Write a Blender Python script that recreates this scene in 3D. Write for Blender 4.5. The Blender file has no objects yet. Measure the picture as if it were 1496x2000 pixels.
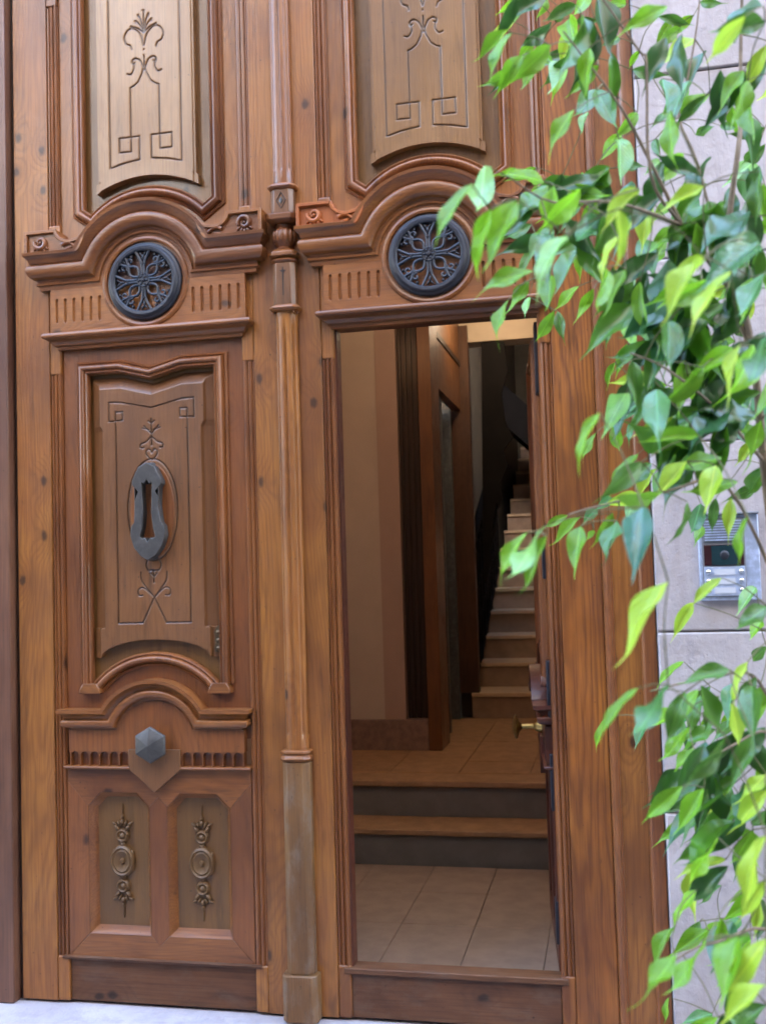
import bpy, math, random
import numpy as np
from math import radians, sin, cos, pi, sqrt, atan2
from mathutils import Matrix, Vector
from mathutils.geometry import tessellate_polygon

random.seed(7)
SC = bpy.context.scene
COL = SC.collection

# ------------------------------------------------------------------ camera, sky, sun, exposure
cam = bpy.data.objects.new('camera', bpy.data.cameras.new('camera'))
COL.objects.link(cam)
cr = Vector((0.9769477, 0.21143572, -0.02946404))
cu = Vector((0.04000341, -0.04574273, 0.99815196))
cf = Vector((-0.20969721, 0.97632092, 0.0531464))
cam.matrix_world = Matrix(((cr.x, cu.x, -cf.x, 0.0), (cr.y, cu.y, -cf.y, -3.8), (cr.z, cu.z, -cf.z, 1.62), (0, 0, 0, 1)))
cam.data.sensor_fit = 'VERTICAL'
cam.data.sensor_height = 36.0
cam.data.lens = 37.19
cam.data.clip_start = 0.05
cam.data.clip_end = 2000.0
cam.data.dof.use_dof = True
cam.data.dof.focus_distance = 4.1
cam.data.dof.aperture_fstop = 4.0
SC.camera = cam

SUN_EL, SUN_AZ = 42.0, 20.0          # azimuth measured from +Y towards +X
world = bpy.data.worlds.new('World')
SC.world = world
world.use_nodes = True
wn = world.node_tree.nodes
sky = wn.new('ShaderNodeTexSky')
sky.sky_type = 'NISHITA'
sky.sun_disc = False
sky.sun_elevation = radians(SUN_EL)
sky.sun_rotation = radians(SUN_AZ)
sky.air_density = 1.3
sky.dust_density = 0.6
world.node_tree.links.new(sky.outputs[0], wn['Background'].inputs[0])
wn['Background'].inputs[1].default_value = 0.15

sun = bpy.data.objects.new('sun', bpy.data.lights.new('sun', 'SUN'))
COL.objects.link(sun)
sun.data.energy = 4.0
sun.data.angle = radians(0.53)
sun.data.color = (1.0, 0.95, 0.87)
sd = Vector((sin(radians(SUN_AZ)) * cos(radians(SUN_EL)), cos(radians(SUN_AZ)) * cos(radians(SUN_EL)), sin(radians(SUN_EL))))
sun.rotation_euler = sd.to_track_quat('Z', 'Y').to_euler()
sun.location = (3, 6, 12)

SC.view_settings.view_transform = 'Standard'
SC.view_settings.look = 'None'
SC.view_settings.gamma = 1.0
SC.view_settings.use_curve_mapping = False
SC.view_settings.exposure = 4.75
SC.render.engine = 'CYCLES'
SC.cycles.use_denoising = True
SC.cycles.max_bounces = 8
SC.cycles.diffuse_bounces = 5
SC.cycles.sample_clamp_indirect = 6.0
SC.cycles.filter_width = 1.8

# ------------------------------------------------------------------ materials
class NT:
    def __init__(s, name):
        s.m = bpy.data.materials.new(name)
        s.m.use_nodes = True
        s.t = s.m.node_tree
        s.b = s.t.nodes['Principled BSDF']
    def n(s, typ, ins=None, **props):
        k = s.t.nodes.new('ShaderNode' + typ)
        for a, v in props.items():
            setattr(k, a, v)
        for a, v in (ins or {}).items():
            s.put(k.inputs[a], v)
        return k
    def put(s, sock, v):
        if isinstance(v, bpy.types.NodeSocket):
            s.t.links.new(v, sock)
        elif isinstance(v, bpy.types.Node):
            s.t.links.new(v.outputs[0], sock)
        else:
            if hasattr(sock.default_value, '__len__') and not hasattr(v, '__len__'):
                v = [v] * len(sock.default_value)
            if hasattr(v, '__len__') and len(v) == 3 and len(sock.default_value) == 4:
                v = (*v, 1.0)
            sock.default_value = v
    def math(s, op, a, b=0.0, c=0.0, clamp=False):
        k = s.n('Math', operation=op, use_clamp=clamp)
        s.put(k.inputs[0], a); s.put(k.inputs[1], b); s.put(k.inputs[2], c)
        return k.outputs[0]
    def vmath(s, op, a, b):
        k = s.n('VectorMath', operation=op)
        s.put(k.inputs[0], a); s.put(k.inputs[1], b)
        return k.outputs[0]
    def mix(s, fac, a, b, blend='MIX'):
        k = s.n('Mix', data_type='RGBA', blend_type=blend)
        s.put(k.inputs[0], fac); s.put(k.inputs[6], a); s.put(k.inputs[7], b)
        return k.outputs[2]
    def ramp(s, v, lo, hi, a=0.0, b=1.0):
        k = s.n('MapRange', interpolation_type='SMOOTHSTEP')
        s.put(k.inputs[0], v); s.put(k.inputs[1], lo); s.put(k.inputs[2], hi); s.put(k.inputs[3], a); s.put(k.inputs[4], b)
        return k.outputs[0]
    def noise(s, vec, scale, detail=2.0, rough=0.5, dist=0.0):
        k = s.n('TexNoise', {'Scale': scale, 'Detail': detail, 'Roughness': rough, 'Distortion': dist})
        s.put(k.inputs['Vector'], vec)
        return k.outputs[0]
    def bump(s, h, strength, distance, normal=None):
        k = s.n('Bump', {'Strength': strength, 'Distance': distance})
        s.put(k.inputs['Height'], h)
        if normal is not None:
            s.put(k.inputs['Normal'], normal)
        return k.outputs[0]
    def out(s, **ins):
        for a, v in ins.items():
            s.put(s.b.inputs[a.replace('_', ' ')], v)
        return s.m

def scol(r, g, b):
    f = lambda c: c / 12.92 if c <= 0.04045 else ((c + 0.055) / 1.055) ** 2.4
    return (f(r / 255), f(g / 255), f(b / 255))

def wood(name, light, dark, red, rough=0.36, ring=0.55, knots=0.35, axis='z', rings=46.0, coat=0.35, wear=0.0, relief=0.35, sharp=2.2):
    light, dark, red = (tuple(x * q for x, q in zip(c_, (0.76, 0.72, 0.55))) for c_ in (light, dark, red))
    m = NT(name)
    tc = m.n('TexCoord').outputs['Object']
    sep = m.n('SeparateXYZ', {0: tc})
    if axis == 'x':
        tc = m.n('CombineXYZ', {0: sep.outputs[2], 1: sep.outputs[1], 2: sep.outputs[0]}).outputs[0]
    rnd = m.n('ObjectInfo').outputs['Random']
    off = m.n('CombineXYZ', {0: m.math('MULTIPLY', rnd, 13.7), 1: m.math('MULTIPLY', rnd, 5.3), 2: m.math('MULTIPLY', rnd, 29.1)}).outputs[0]
    p = m.vmath('ADD', tc, off)
    sp2 = m.n('SeparateXYZ', {0: p})
    pv = m.n('CombineXYZ', {0: m.math('MULTIPLY', sp2.outputs[0], 5.2), 1: m.math('MULTIPLY', sp2.outputs[2], 3.4)}).outputs[0]
    vor = m.n('TexVoronoi', {'Vector': pv, 'Scale': 1.0, 'Randomness': 1.0}, voronoi_dimensions='2D')
    cellr = m.n('SeparateColor', {0: vor.outputs['Color']}).outputs[0]
    on = m.math('LESS_THAN', cellr, knots)
    wob = m.math('MULTIPLY', m.math('SUBTRACT', m.noise(p, 40.0, 2.0), 0.5), 0.07)
    kd = m.math('ADD', vor.outputs['Distance'], wob)
    knot = m.math('MULTIPLY', m.ramp(kd, 0.10, 0.03), on)
    halo = m.math('MULTIPLY', m.ramp(kd, 0.42, 0.03), on)
    ps = m.vmath('MULTIPLY', p, (1.0, 1.0, 0.13))
    n1 = m.noise(ps, 2.3, 1.6, 0.45, 0.15)
    n1b = m.noise(m.vmath('MULTIPLY', p, (1.0, 1.0, 0.22)), 17.0, 2.0, 0.5)
    ph = m.math('ADD', m.math('MULTIPLY', n1, rings), m.math('ADD', m.math('MULTIPLY', halo, 2.6), m.math('MULTIPLY', n1b, 1.5)))
    sn = m.math('ADD', m.math('MULTIPLY', m.math('SINE', m.math('MULTIPLY', ph, 6.2832)), 0.5), 0.5)
    late = m.math('POWER', sn, sharp)
    pf = m.vmath('MULTIPLY', p, (1.0, 1.0, 0.022))
    fib = m.noise(pf, 210.0, 3.0, 0.6)
    fib2 = m.noise(pf, 60.0, 2.0, 0.6)
    blot = m.noise(m.vmath('MULTIPLY', p, (1.0, 1.0, 0.4)), 5.5, 3.0, 0.6)
    c = m.mix(m.math('MULTIPLY', late, ring), light, dark)
    c = m.mix(m.ramp(blot, 0.35, 0.7, 0.0, 0.55), c, red)
    big = m.noise(m.vmath('MULTIPLY', p, (1.0, 1.0, 0.45)), 1.9, 4.0, 0.65)
    c = m.mix(m.ramp(big, 0.44, 0.68, 0.0, 0.7), c, dark)
    stain = m.noise(m.vmath('MULTIPLY', p, (1.0, 1.0, 0.12)), 16.0, 4.0, 0.7)
    c = m.mix(m.ramp(stain, 0.54, 0.74, 0.0, 0.65), c, tuple(x * 0.6 for x in dark))
    c = m.mix(m.ramp(fib, 0.42, 0.72, 0.0, 0.5), c, dark)
    c = m.mix(m.ramp(fib2, 0.5, 0.8, 0.0, 0.3), c, dark)
    c = m.mix(m.math('MULTIPLY', halo, 0.28), c, dark)
    c = m.mix(m.math('MULTIPLY', knot, 0.82), c, tuple(x * 0.22 for x in dark))
    if wear > 0:
        wn_ = m.noise(m.vmath('MULTIPLY', p, (1.0, 1.0, 0.5)), 14.0, 5.0, 0.7)
        c = m.mix(m.ramp(wn_, 0.45, 0.7, 0.0, wear), c, scol(120, 108, 96))
    scr = m.noise(m.vmath('MULTIPLY', m.vmath('ADD', p, m.math('MULTIPLY', m.noise(p, 3.0, 2.0), 0.12)), (1.0, 1.0, 0.05)), 95.0, 5.0, 0.75)
    scr = m.ramp(scr, 0.63, 0.70)
    c = m.mix(m.math('MULTIPLY', scr, 0.45), c, tuple(x * 0.45 for x in dark))
    nick = m.math('MULTIPLY', m.ramp(m.noise(p, 75.0, 2.0, 0.5), 0.72, 0.76), 0.7)
    c = m.mix(nick, c, tuple(x * 0.4 for x in dark))
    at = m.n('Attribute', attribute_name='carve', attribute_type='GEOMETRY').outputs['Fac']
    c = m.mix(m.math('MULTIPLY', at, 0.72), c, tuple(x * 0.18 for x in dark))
    h = m.math('ADD', m.math('MULTIPLY', late, -0.5), m.math('MULTIPLY', fib, 0.9))
    dent = m.noise(p, 22.0, 3.0, 0.6)
    h = m.math('ADD', h, m.math('MULTIPLY', dent, 1.6))
    h = m.math('ADD', h, m.math('MULTIPLY', m.math('ADD', nick, scr), -0.8))
    nb = m.bump(h, relief, 0.0016)
    rg = m.math('ADD', m.math('ADD', rough - 0.10, m.math('MULTIPLY', m.math('ADD', fib2, blot), 0.16)), m.math('MULTIPLY', m.ramp(m.noise(p, 9.0, 4.0, 0.7), 0.45, 0.7), 0.12))
    return m.out(Base_Color=c, Roughness=rg, Normal=nb, Coat_Weight=coat, Coat_Roughness=0.14, Specular_IOR_Level=0.38)

W_STILE = wood('varnished_pine', scol(172, 112, 54), scol(104, 58, 28), scol(140, 78, 36), ring=0.32, rings=62.0, knots=0.6, coat=0.38, rough=0.36)
W_STILE_H = wood('varnished_pine_crosswise', scol(166, 106, 54), scol(102, 56, 28), scol(136, 76, 38), ring=0.28, rings=62.0, axis='x', coat=0.35, rough=0.36)
W_BOLD = wood('bold_grain_pine', scol(180, 112, 48), scol(92, 46, 18), scol(150, 84, 34), ring=0.62, rings=36.0, knots=0.05, sharp=2.4, coat=0.25)
W_MOULD = wood('dark_varnished_moulding', scol(152, 94, 54), scol(92, 50, 30), scol(126, 70, 40), ring=0.24, rings=70.0, knots=0.2, rough=0.32, coat=0.35)
W_MOULD_H = wood('dark_varnished_moulding_crosswise', scol(156, 98, 54), scol(92, 50, 30), scol(130, 74, 40), ring=0.24, rings=70.0, knots=0.1, rough=0.32, coat=0.35, axis='x')
W_PANEL = wood('faded_oak_panel', scol(150, 108, 68), scol(110, 74, 44), scol(132, 88, 54), ring=0.14, rings=80.0, knots=0.0, rough=0.36, coat=0.35)
W_PANEL_DK = wood('brown_oak_panel', scol(136, 90, 58), scol(98, 62, 38), scol(116, 74, 46), ring=0.14, rings=80.0, knots=0.0, rough=0.36, coat=0.4)
W_BED = wood('olive_panel_bed', scol(136, 96, 54), scol(100, 68, 38), scol(120, 78, 42), ring=0.15, rings=70.0, knots=0.05)
W_NEW = wood('orange_replacement_wood', scol(186, 106, 50), scol(148, 76, 32), scol(174, 92, 40), ring=0.15, knots=0.0, rough=0.45, coat=0.15)
W_REDDISH = wood('reddish_frame_wood', scol(146, 88, 48), scol(94, 52, 30), scol(128, 70, 38), ring=0.22, rings=64.0, knots=0.35, coat=0.35)
W_WORN = wood('worn_kick_wood', scol(112, 72, 48), scol(70, 42, 30), scol(94, 55, 36), ring=0.22, knots=0.3, rough=0.55, coat=0.0, wear=0.14, axis='x')
W_WORN_V = wood('worn_upright_wood', scol(136, 96, 60), scol(90, 60, 36), scol(114, 74, 44), ring=0.2, rings=60.0, knots=0.12, rough=0.5, coat=0.1, wear=0.35)
W_JAMB = wood('old_purple_brown_jamb', scol(128, 88, 72), scol(86, 54, 46), scol(108, 66, 54), ring=0.2, knots=0.1, rough=0.38, coat=0.35)
W_INSIDE = wood('hall_timber', scol(128, 84, 50), scol(86, 54, 32), scol(108, 68, 42), ring=0.2, knots=0.05, rough=0.45)
W_DARKIN = wood('dark_hall_timber', scol(58, 38, 28), scol(34, 22, 16), scol(48, 30, 22), ring=0.2, knots=0.0, rough=0.5)
W_RED = wood('dark_red_wicket_wood', scol(104, 52, 38), scol(60, 30, 24), scol(86, 40, 30), ring=0.2, knots=0.1, coat=0.2)

W_CARVE = wood('dull_carved_wood', scol(120, 88, 58), scol(84, 58, 38), scol(100, 72, 48), ring=0.1, knots=0.0, rough=0.45, coat=0.1)

def iron_mat(name, c, rough, metal):
    m = NT(name)
    tc = m.n('TexCoord').outputs['Object']
    n1 = m.noise(tc, 30.0, 4.0, 0.65)
    n2 = m.noise(tc, 160.0, 3.0, 0.6)
    cc = m.mix(m.ramp(n1, 0.4, 0.75, 0.0, 0.6), c, tuple(min(1, x * 1.9 + 0.012) for x in c))
    return m.out(Base_Color=cc, Metallic=metal, Roughness=m.math('ADD', rough - 0.1, m.math('MULTIPLY', n1, 0.25)),
                 Normal=m.bump(m.math('ADD', n1, m.math('MULTIPLY', n2, 0.4)), 0.35, 0.0015))
IRON = iron_mat('painted_black_iron', (0.015, 0.015, 0.022), 0.42, 0.2)
IRON_GREY = iron_mat('worn_grey_iron', (0.046, 0.040, 0.036), 0.46, 0.2)
BRASS = iron_mat('old_brass', (0.38, 0.26, 0.09), 0.3, 0.95)
BRONZE = iron_mat('tarnished_brass', (0.10, 0.065, 0.035), 0.42, 0.7)
STEEL = iron_mat('brushed_grey_steel', (0.10, 0.105, 0.105), 0.45, 0.5)
ALU = iron_mat('blue_grey_metal', (0.36, 0.40, 0.52), 0.35, 0.35)
CHROME = iron_mat('bright_button_metal', (0.62, 0.64, 0.68), 0.18, 1.0)

def flat(name, c, rough=0.6, var=0.12, scale=6.0, bumps=0.1, bscale=60.0, bdist=0.002, metal=0.0, spec=0.4, stretch=(1, 1, 1)):
    m = NT(name)
    tc = m.vmath('MULTIPLY', m.n('TexCoord').outputs['Object'], stretch)
    n1 = m.noise(tc, scale, 4.0, 0.6)
    n2 = m.noise(tc, bscale, 4.0, 0.65)
    cc = m.mix(m.ramp(n1, 0.3, 0.7), tuple(x * (1 - var) for x in c), tuple(min(1, x * (1 + var)) for x in c))
    return m.out(Base_Color=cc, Roughness=rough, Metallic=metal, Specular_IOR_Level=spec, Normal=m.bump(n2, bumps, bdist))

def stone_mat(name, c, stain):
    m = NT(name)
    tc = m.n('TexCoord').outputs['Object']
    rnd = m.n('ObjectInfo').outputs['Random']
    p = m.vmath('ADD', tc, m.n('CombineXYZ', {0: m.math('MULTIPLY', rnd, 7.0), 1: rnd, 2: m.math('MULTIPLY', rnd, 3.0)}).outputs[0])
    n1 = m.noise(p, 3.2, 5.0, 0.62)
    n2 = m.noise(m.vmath('MULTIPLY', p, (1.0, 1.0, 0.35)), 70.0, 4.0, 0.65)
    n3 = m.noise(p, 11.0, 5.0, 0.7)
    n4 = m.noise(m.vmath('MULTIPLY', p, (6.0, 6.0, 0.5)), 3.0, 3.0, 0.6)
    cc = m.mix(m.ramp(n1, 0.3, 0.72), c, tuple(x * 0.78 for x in c))
    cc = m.mix(m.ramp(n4, 0.45, 0.72, 0.0, 0.55), cc, stain)
    cc = m.mix(m.ramp(n3, 0.58, 0.72, 0.0, 0.4), cc, stain)
    pit = m.ramp(m.n('TexVoronoi', {'Vector': p, 'Scale': 55.0}).outputs['Distance'], 0.05, 0.22)
    h = m.math('ADD', m.math('ADD', n2, m.math('MULTIPLY', n3, 2.2)), m.math('MULTIPLY', pit, 0.35))
    return m.out(Base_Color=cc, Roughness=0.82, Specular_IOR_Level=0.25, Normal=m.bump(h, 0.5, 0.005, m.bump(n1, 0.5, 0.03)))
STONE = stone_mat('pale_limestone', (0.47, 0.41, 0.405), (0.33, 0.28, 0.28))
SILL = stone_mat('worn_pale_doorstep', (0.42, 0.365, 0.375), (0.27, 0.23, 0.24))
MORTAR = flat('grey_mortar', (0.38, 0.33, 0.32), 0.9, bumps=0.5)
PLASTER = flat('beige_plaster', (0.47, 0.39, 0.32), 0.85, 0.05, 3.0, 0.1)
PLASTER_PINK = flat('pinkish_plaster', (0.38, 0.27, 0.22), 0.85, 0.05, 3.0, 0.1)
BASE_STONE = flat('brown_base_stone', (0.22, 0.14, 0.11), 0.6, 0.2, 20.0, 0.2)
TILE = flat('beige_floor_tile', (0.33, 0.255, 0.21), 0.42, 0.12, 9.0, 0.1)
GROUT = flat('dark_grout', (0.19, 0.15, 0.125), 0.9)
RISER = flat('grey_step_stone', (0.17, 0.165, 0.16), 0.6, 0.1, 8.0, 0.15)
TREAD = flat('ochre_step_stone', (0.36, 0.22, 0.12), 0.5, 0.15, 14.0, 0.2)
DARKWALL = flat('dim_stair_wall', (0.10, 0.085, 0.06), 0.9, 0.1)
CEIL = flat('pale_ceiling_plaster', (0.40, 0.33, 0.25), 0.9, 0.05)
ASPHALT = flat('street_paving', (0.13, 0.125, 0.12), 0.85, 0.15, 2.0, 0.5, 90.0)
RENDER_C = flat('added_house_render', (0.62, 0.61, 0.60), 0.9, 0.05, 0.7)
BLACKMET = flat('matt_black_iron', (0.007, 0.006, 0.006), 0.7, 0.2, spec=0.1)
RENDER_A = flat('warm_render', (0.22, 0.205, 0.195), 0.9, 0.08, 0.7)
RENDER_B = flat('pale_render', (0.30, 0.285, 0.28), 0.9, 0.08, 0.7)
SHUTTER = flat('brown_shutter', (0.10, 0.07, 0.05), 0.6)
DKGLASS = flat('dark_lens_glass', (0.012, 0.03, 0.035), 0.08, 0.1)
DKRED = flat('dark_red_plastic', (0.035, 0.010, 0.012), 0.25)
DKGREY = flat('dark_grey_plastic', (0.18, 0.18, 0.20), 0.4)
STAIR_T = flat('lit_stair_stone', (0.52, 0.38, 0.24), 0.5, 0.1, 10.0, 0.15)  # paler than the hall treads; light on the stairs put into colour
STAIR_R = flat('lit_stair_riser', (0.30, 0.21, 0.145), 0.6, 0.12, 10.0, 0.15)  # risers brightened in colour the same way, to look lit
W_UMBER = wood('umber_hall_timber', scol(92, 60, 42), scol(58, 36, 26), scol(74, 46, 32), ring=0.2, knots=0.0, rough=0.5, coat=0.1)
WHITE = flat('white_name_card', (0.50, 0.50, 0.54), 0.4, 0.03)
GLAZE = flat('dark_recess_red', (0.10, 0.036, 0.02), 0.5, 0.3, 30.0)
POT = flat('terracotta', (0.33, 0.13, 0.07), 0.8)
SOIL = flat('potting_soil', (0.03, 0.02, 0.014), 0.95, bumps=1.0, bdist=0.01)

# ------------------------------------------------------------------ mesh helpers (x = u, y = -protrusion, z = v)
class MB:
    def __init__(s):
        s.v, s.f, s.c = [], [], None
    def add(s, vs, fs):
        k = len(s.v)
        s.v += [tuple(map(float, q)) for q in vs]
        s.f += [tuple(i + k for i in q) for q in fs]
        return s
    def box(s, x0, x1, p0, p1, z0, z1):
        y0, y1 = -p1, -p0
        vs = [(x0, y0, z0), (x1, y0, z0), (x1, y1, z0), (x0, y1, z0), (x0, y0, z1), (x1, y0, z1), (x1, y1, z1), (x0, y1, z1)]
        return s.add(vs, [(0, 3, 2, 1), (4, 5, 6, 7), (0, 1, 5, 4), (1, 2, 6, 5), (2, 3, 7, 6), (3, 0, 4, 7)])
    def plate(s, poly, p0, p1, holes=()):
        loops = [list(poly)] + [list(h) for h in holes]
        flatp = [q for L in loops for q in L]
        tris = tessellate_polygon([[Vector((a, b, 0)) for a, b in L] for L in loops])
        n = len(flatp)
        vs = [(a, -p1, b) for a, b in flatp] + [(a, -p0, b) for a, b in flatp]
        fs = []
        for t in tris:
            (ax, az), (bx, bz), (cx, cz) = (flatp[i] for i in t)
            ar = (bx - ax) * (cz - az) - (bz - az) * (cx - ax)
            if abs(ar) < 1e-12:
                continue
            t = tuple(t) if ar > 0 else tuple(reversed(t))
            fs.append(t)
            fs.append(tuple(i + n for i in reversed(t)))
        k = 0
        for li, L in enumerate(loops):
            m = len(L)
            area = sum(L[i][0] * L[(i + 1) % m][1] - L[(i + 1) % m][0] * L[i][1] for i in range(m))
            fwd = (area > 0) == (li == 0)
            for i in range(m):
                a, b = k + i, k + (i + 1) % m
                fs.append((a, a + n, b + n, b) if fwd else (b, b + n, a + n, a))
            k += m
        return s.add(vs, fs)
    def sweep(s, path, prof, closed=False, ends='return', caps=True):
        P = [np.array(q, float) for q in path]
        n, m = len(P), len(prof)
        rings = []
        for i in range(n):
            a = P[i - 1] if (i > 0 or closed) else None
            b = P[(i + 1) % n] if (i < n - 1 or closed) else None
            d0 = (P[i] - a) / np.linalg.norm(P[i] - a) if a is not None else None
            d1 = (b - P[i]) / np.linalg.norm(b - P[i]) if b is not None else None
            if d0 is None: d0 = d1
            if d1 is None: d1 = d0
            n0, n1 = np.array((-d0[1], d0[0])), np.array((-d1[1], d1[0]))
            mt = n0 + n1
            mt /= max(np.dot(mt, n0), 0.25)
            sh = np.zeros(2)
            pos = [P[i] + mt * q[0] for q in prof]
            if not closed and ends == 'return' and i in (0, n - 1):
                dd = -d0 if i == 0 else d1
                pos = [w + dd * q[1] for w, q in zip(pos, prof)]
                out = [(w[0], -q[1], w[1]) for w, q in zip(pos, prof)]
                back = [(w[0], 0.03, w[1]) for w in pos]
                rings += [back, out] if i == 0 else [out, back]
                continue
            rings.append([(w[0], -q[1], w[1]) for w, q in zip(pos, prof)])
        vs = [q for r in rings for q in r]
        R = len(rings)
        fs = []
        for i in range(R if closed else R - 1):
            j = (i + 1) % R
            for k in range(m - 1):
                fs.append((i * m + k, i * m + k + 1, j * m + k + 1, j * m + k))
        if not closed and ends == 'cut' and caps:
            fs.append(tuple(range(m)))
            fs.append(tuple(reversed(range((R - 1) * m, R * m))))
        return s.add(vs, fs)
    def arch(s, u0, cz, r, ac, prof, n=32, end=True):
        """a cornice that runs level, breaks up over a round arch and runs level again, with returned ends"""
        cols = []
        for nn, p in prof:
            th = math.asin(min(0.99, (cz + nn - ac) / (r + nn)))
            us = [(-(u0 + p), cz + nn, -0.03), (-(u0 + p), cz + nn, p)]
            for i in range(n + 1):
                t = pi - th - (pi - 2 * th) * i / n
                us.append(((r + nn) * cos(t), ac + (r + nn) * sin(t), p))
            us += [(u0 + p, cz + nn, p), (u0 + p, cz + nn, -0.03)]
            cols.append(us)
        m, k = len(cols), len(cols[0])
        vs = [(cols[j][i][0], -cols[j][i][2], cols[j][i][1]) for i in range(k) for j in range(m)]
        fs = [(i * m + j, i * m + j + 1, (i + 1) * m + j + 1, (i + 1) * m + j) for i in range(k - 1) for j in range(m - 1)]
        return s.add(vs, fs)
    def rev(s, u, v, prof, seg=32, a0=0.0, squash=1.0):
        m = len(prof)
        vs, fs = [], []
        for i in range(seg):
            t = a0 + 2 * pi * i / seg
            vs += [(u + r * cos(t), -p, v + r * sin(t) * squash) for r, p in prof]
        for i in range(seg):
            j = (i + 1) % seg
            for k in range(m - 1):
                fs.append((i * m + k, j * m + k, j * m + k + 1, i * m + k + 1))
        return s.add(vs, fs)
    def vlathe(s, x, y, prof, seg=20):
        m = len(prof)
        vs, fs = [], []
        for i in range(seg):
            t = 2 * pi * i / seg
            vs += [(x + r * cos(t), y + r * sin(t), z) for r, z in prof]
        for i in range(seg):
            j = (i + 1) % seg
            for k in range(m - 1):
                fs.append((i * m + k, j * m + k, j * m + k + 1, i * m + k + 1))
        return s.add(vs, fs)
    def tube(s, pts, rad, seg=6, flatten=1.0):
        P = [np.array(q, float) for q in pts]
        n = len(P)
        rad = [rad] * n if not hasattr(rad, '__len__') else rad
        vs, fs = [], []
        up = None
        for i in range(n):
            d = P[min(i + 1, n - 1)] - P[max(i - 1, 0)]
            d /= np.linalg.norm(d) + 1e-12
            if up is None:
                up = np.array((0, 1.0, 0)) if abs(d[1]) < 0.9 else np.array((1.0, 0, 0))
            a = up - d * np.dot(up, d)
            a /= np.linalg.norm(a) + 1e-12
            up = a
            b = np.cross(d, a)
            for k in range(seg):
                t = 2 * pi * k / seg
                vs.append(tuple(P[i] + rad[i] * (a * cos(t) * flatten + b * sin(t))))
        for i in range(n - 1):
            for k in range(seg):
                l = (k + 1) % seg
                fs.append((i * seg + k, i * seg + l, (i + 1) * seg + l, (i + 1) * seg + k))
        fs.append(tuple(reversed(range(seg))))
        fs.append(tuple(range((n - 1) * seg, n * seg)))
        return s.add(vs, fs)
    def blob(s, u, v, p, ru, rv, rp, rot=0.0, seg=10, rows=6):
        vs, fs = [], []
        c, sn = cos(rot), sin(rot)
        for i in range(rows + 1):
            th = pi * i / rows
            for k in range(seg):
                ph = 2 * pi * k / seg
                a, b, h = ru * sin(th) * cos(ph), rv * sin(th) * sin(ph), rp * cos(th)
                vs.append((u + a * c - b * sn, -(p + h), v + a * sn + b * c))
        for i in range(rows):
            for k in range(seg):
                l = (k + 1) % seg
                fs.append((i * seg + k, (i + 1) * seg + k, (i + 1) * seg + l, i * seg + l))
        return s.add(vs, fs)
    def vprism(s, sec, z0, z1, zs=None):
        m = len(sec)
        zs = zs or [z0, z1]
        vs = [(a, -p, z) for z in zs for a, p in sec]
        fs = []
        for i in range(len(zs) - 1):
            for k in range(m):
                l = (k + 1) % m
                fs.append((i * m + k, i * m + l, (i + 1) * m + l, (i + 1) * m + k))
        fs.append(tuple(reversed(range(m))))
        fs.append(tuple(range((len(zs) - 1) * m, len(zs) * m)))
        return s.add(vs, fs)
    def mesh(s, name, mat, smooth=38.0):
        me = bpy.data.meshes.new(name)
        me.from_pydata(s.v, [], s.f)
        me.materials.append(mat)
        if s.c is not None:
            at = me.attributes.new('carve', 'FLOAT', 'POINT')
            at.data.foreach_set('value', np.asarray(s.c, dtype=np.float32))
        if smooth:
            me.polygons.foreach_set('use_smooth', [True] * len(me.polygons))
            me.set_sharp_from_angle(angle=radians(smooth))
        me.update()
        return me

def relief(us, nv, bot, top, wfn, H, p0, lines=None, hw=0.0042, depth=0.0045):
    """A carved board front: grid between two edge curves, with grooves cut along polylines."""
    nu = len(us)
    S = np.asarray(us)
    T = np.linspace(0, 1, nv)
    vm = T * (top(0.0) - bot(0.0)) + bot(0.0)
    W = np.array([wfn(z) for z in vm])
    U = W[:, None] * S[None, :]
    B = np.vectorize(bot)(U); Tp = np.vectorize(top)(U)
    V = B + (Tp - B) * T[:, None]
    P = H(U, V)
    C = np.zeros_like(P)
    if lines:
        D = np.full(U.shape, 9.0)
        for L in lines:
            w = 1.0
            for (a, b), (c, d) in zip(L[:-1], L[1:]):
                lo_u, hi_u, lo_v, hi_v = min(a, c) - 0.02, max(a, c) + 0.02, min(b, d) - 0.02, max(b, d) + 0.02
                msk = (U > lo_u) & (U < hi_u) & (V > lo_v) & (V < hi_v)
                if not msk.any():
                    continue
                uu, vv = U[msk] - a, V[msk] - b
                ex, ey = c - a, d - b
                t = np.clip((uu * ex + vv * ey) / (ex * ex + ey * ey + 1e-12), 0, 1)
                dd = np.hypot(uu - t * ex, vv - t * ey)
                D[msk] = np.minimum(D[msk], dd)
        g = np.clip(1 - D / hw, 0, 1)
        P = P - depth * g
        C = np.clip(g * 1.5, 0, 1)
    mb = MB()
    vs = np.stack([U, -P, V], -1).reshape(-1, 3)
    idx = np.arange(nu * nv).reshape(nv, nu)
    q = np.stack([idx[:-1, :-1], idx[:-1, 1:], idx[1:, 1:], idx[1:, :-1]], -1).reshape(-1, 4)
    mb.v = [tuple(r) for r in vs.tolist()]
    mb.f = [tuple(r) for r in q.tolist()]
    rim = list(idx[0, :]) + list(idx[1:, -1]) + list(idx[-1, -2::-1]) + list(idx[-2:0:-1, 0])
    k = len(mb.v)
    mb.v += [(mb.v[i][0], -p0, mb.v[i][2]) for i in rim]
    n = len(rim)
    mb.f += [(int(rim[i]), k + i, k + (i + 1) % n, int(rim[(i + 1) % n])) for i in range(n)]
    mb.c = list(C.reshape(-1)) + [0.0] * n
    return mb

def arc(cx, cz, r, a0, a1, n):
    return [(cx + r * cos(radians(a0 + (a1 - a0) * i / n)), cz + r * sin(radians(a0 + (a1 - a0) * i / n))) for i in range(n + 1)]

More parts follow.
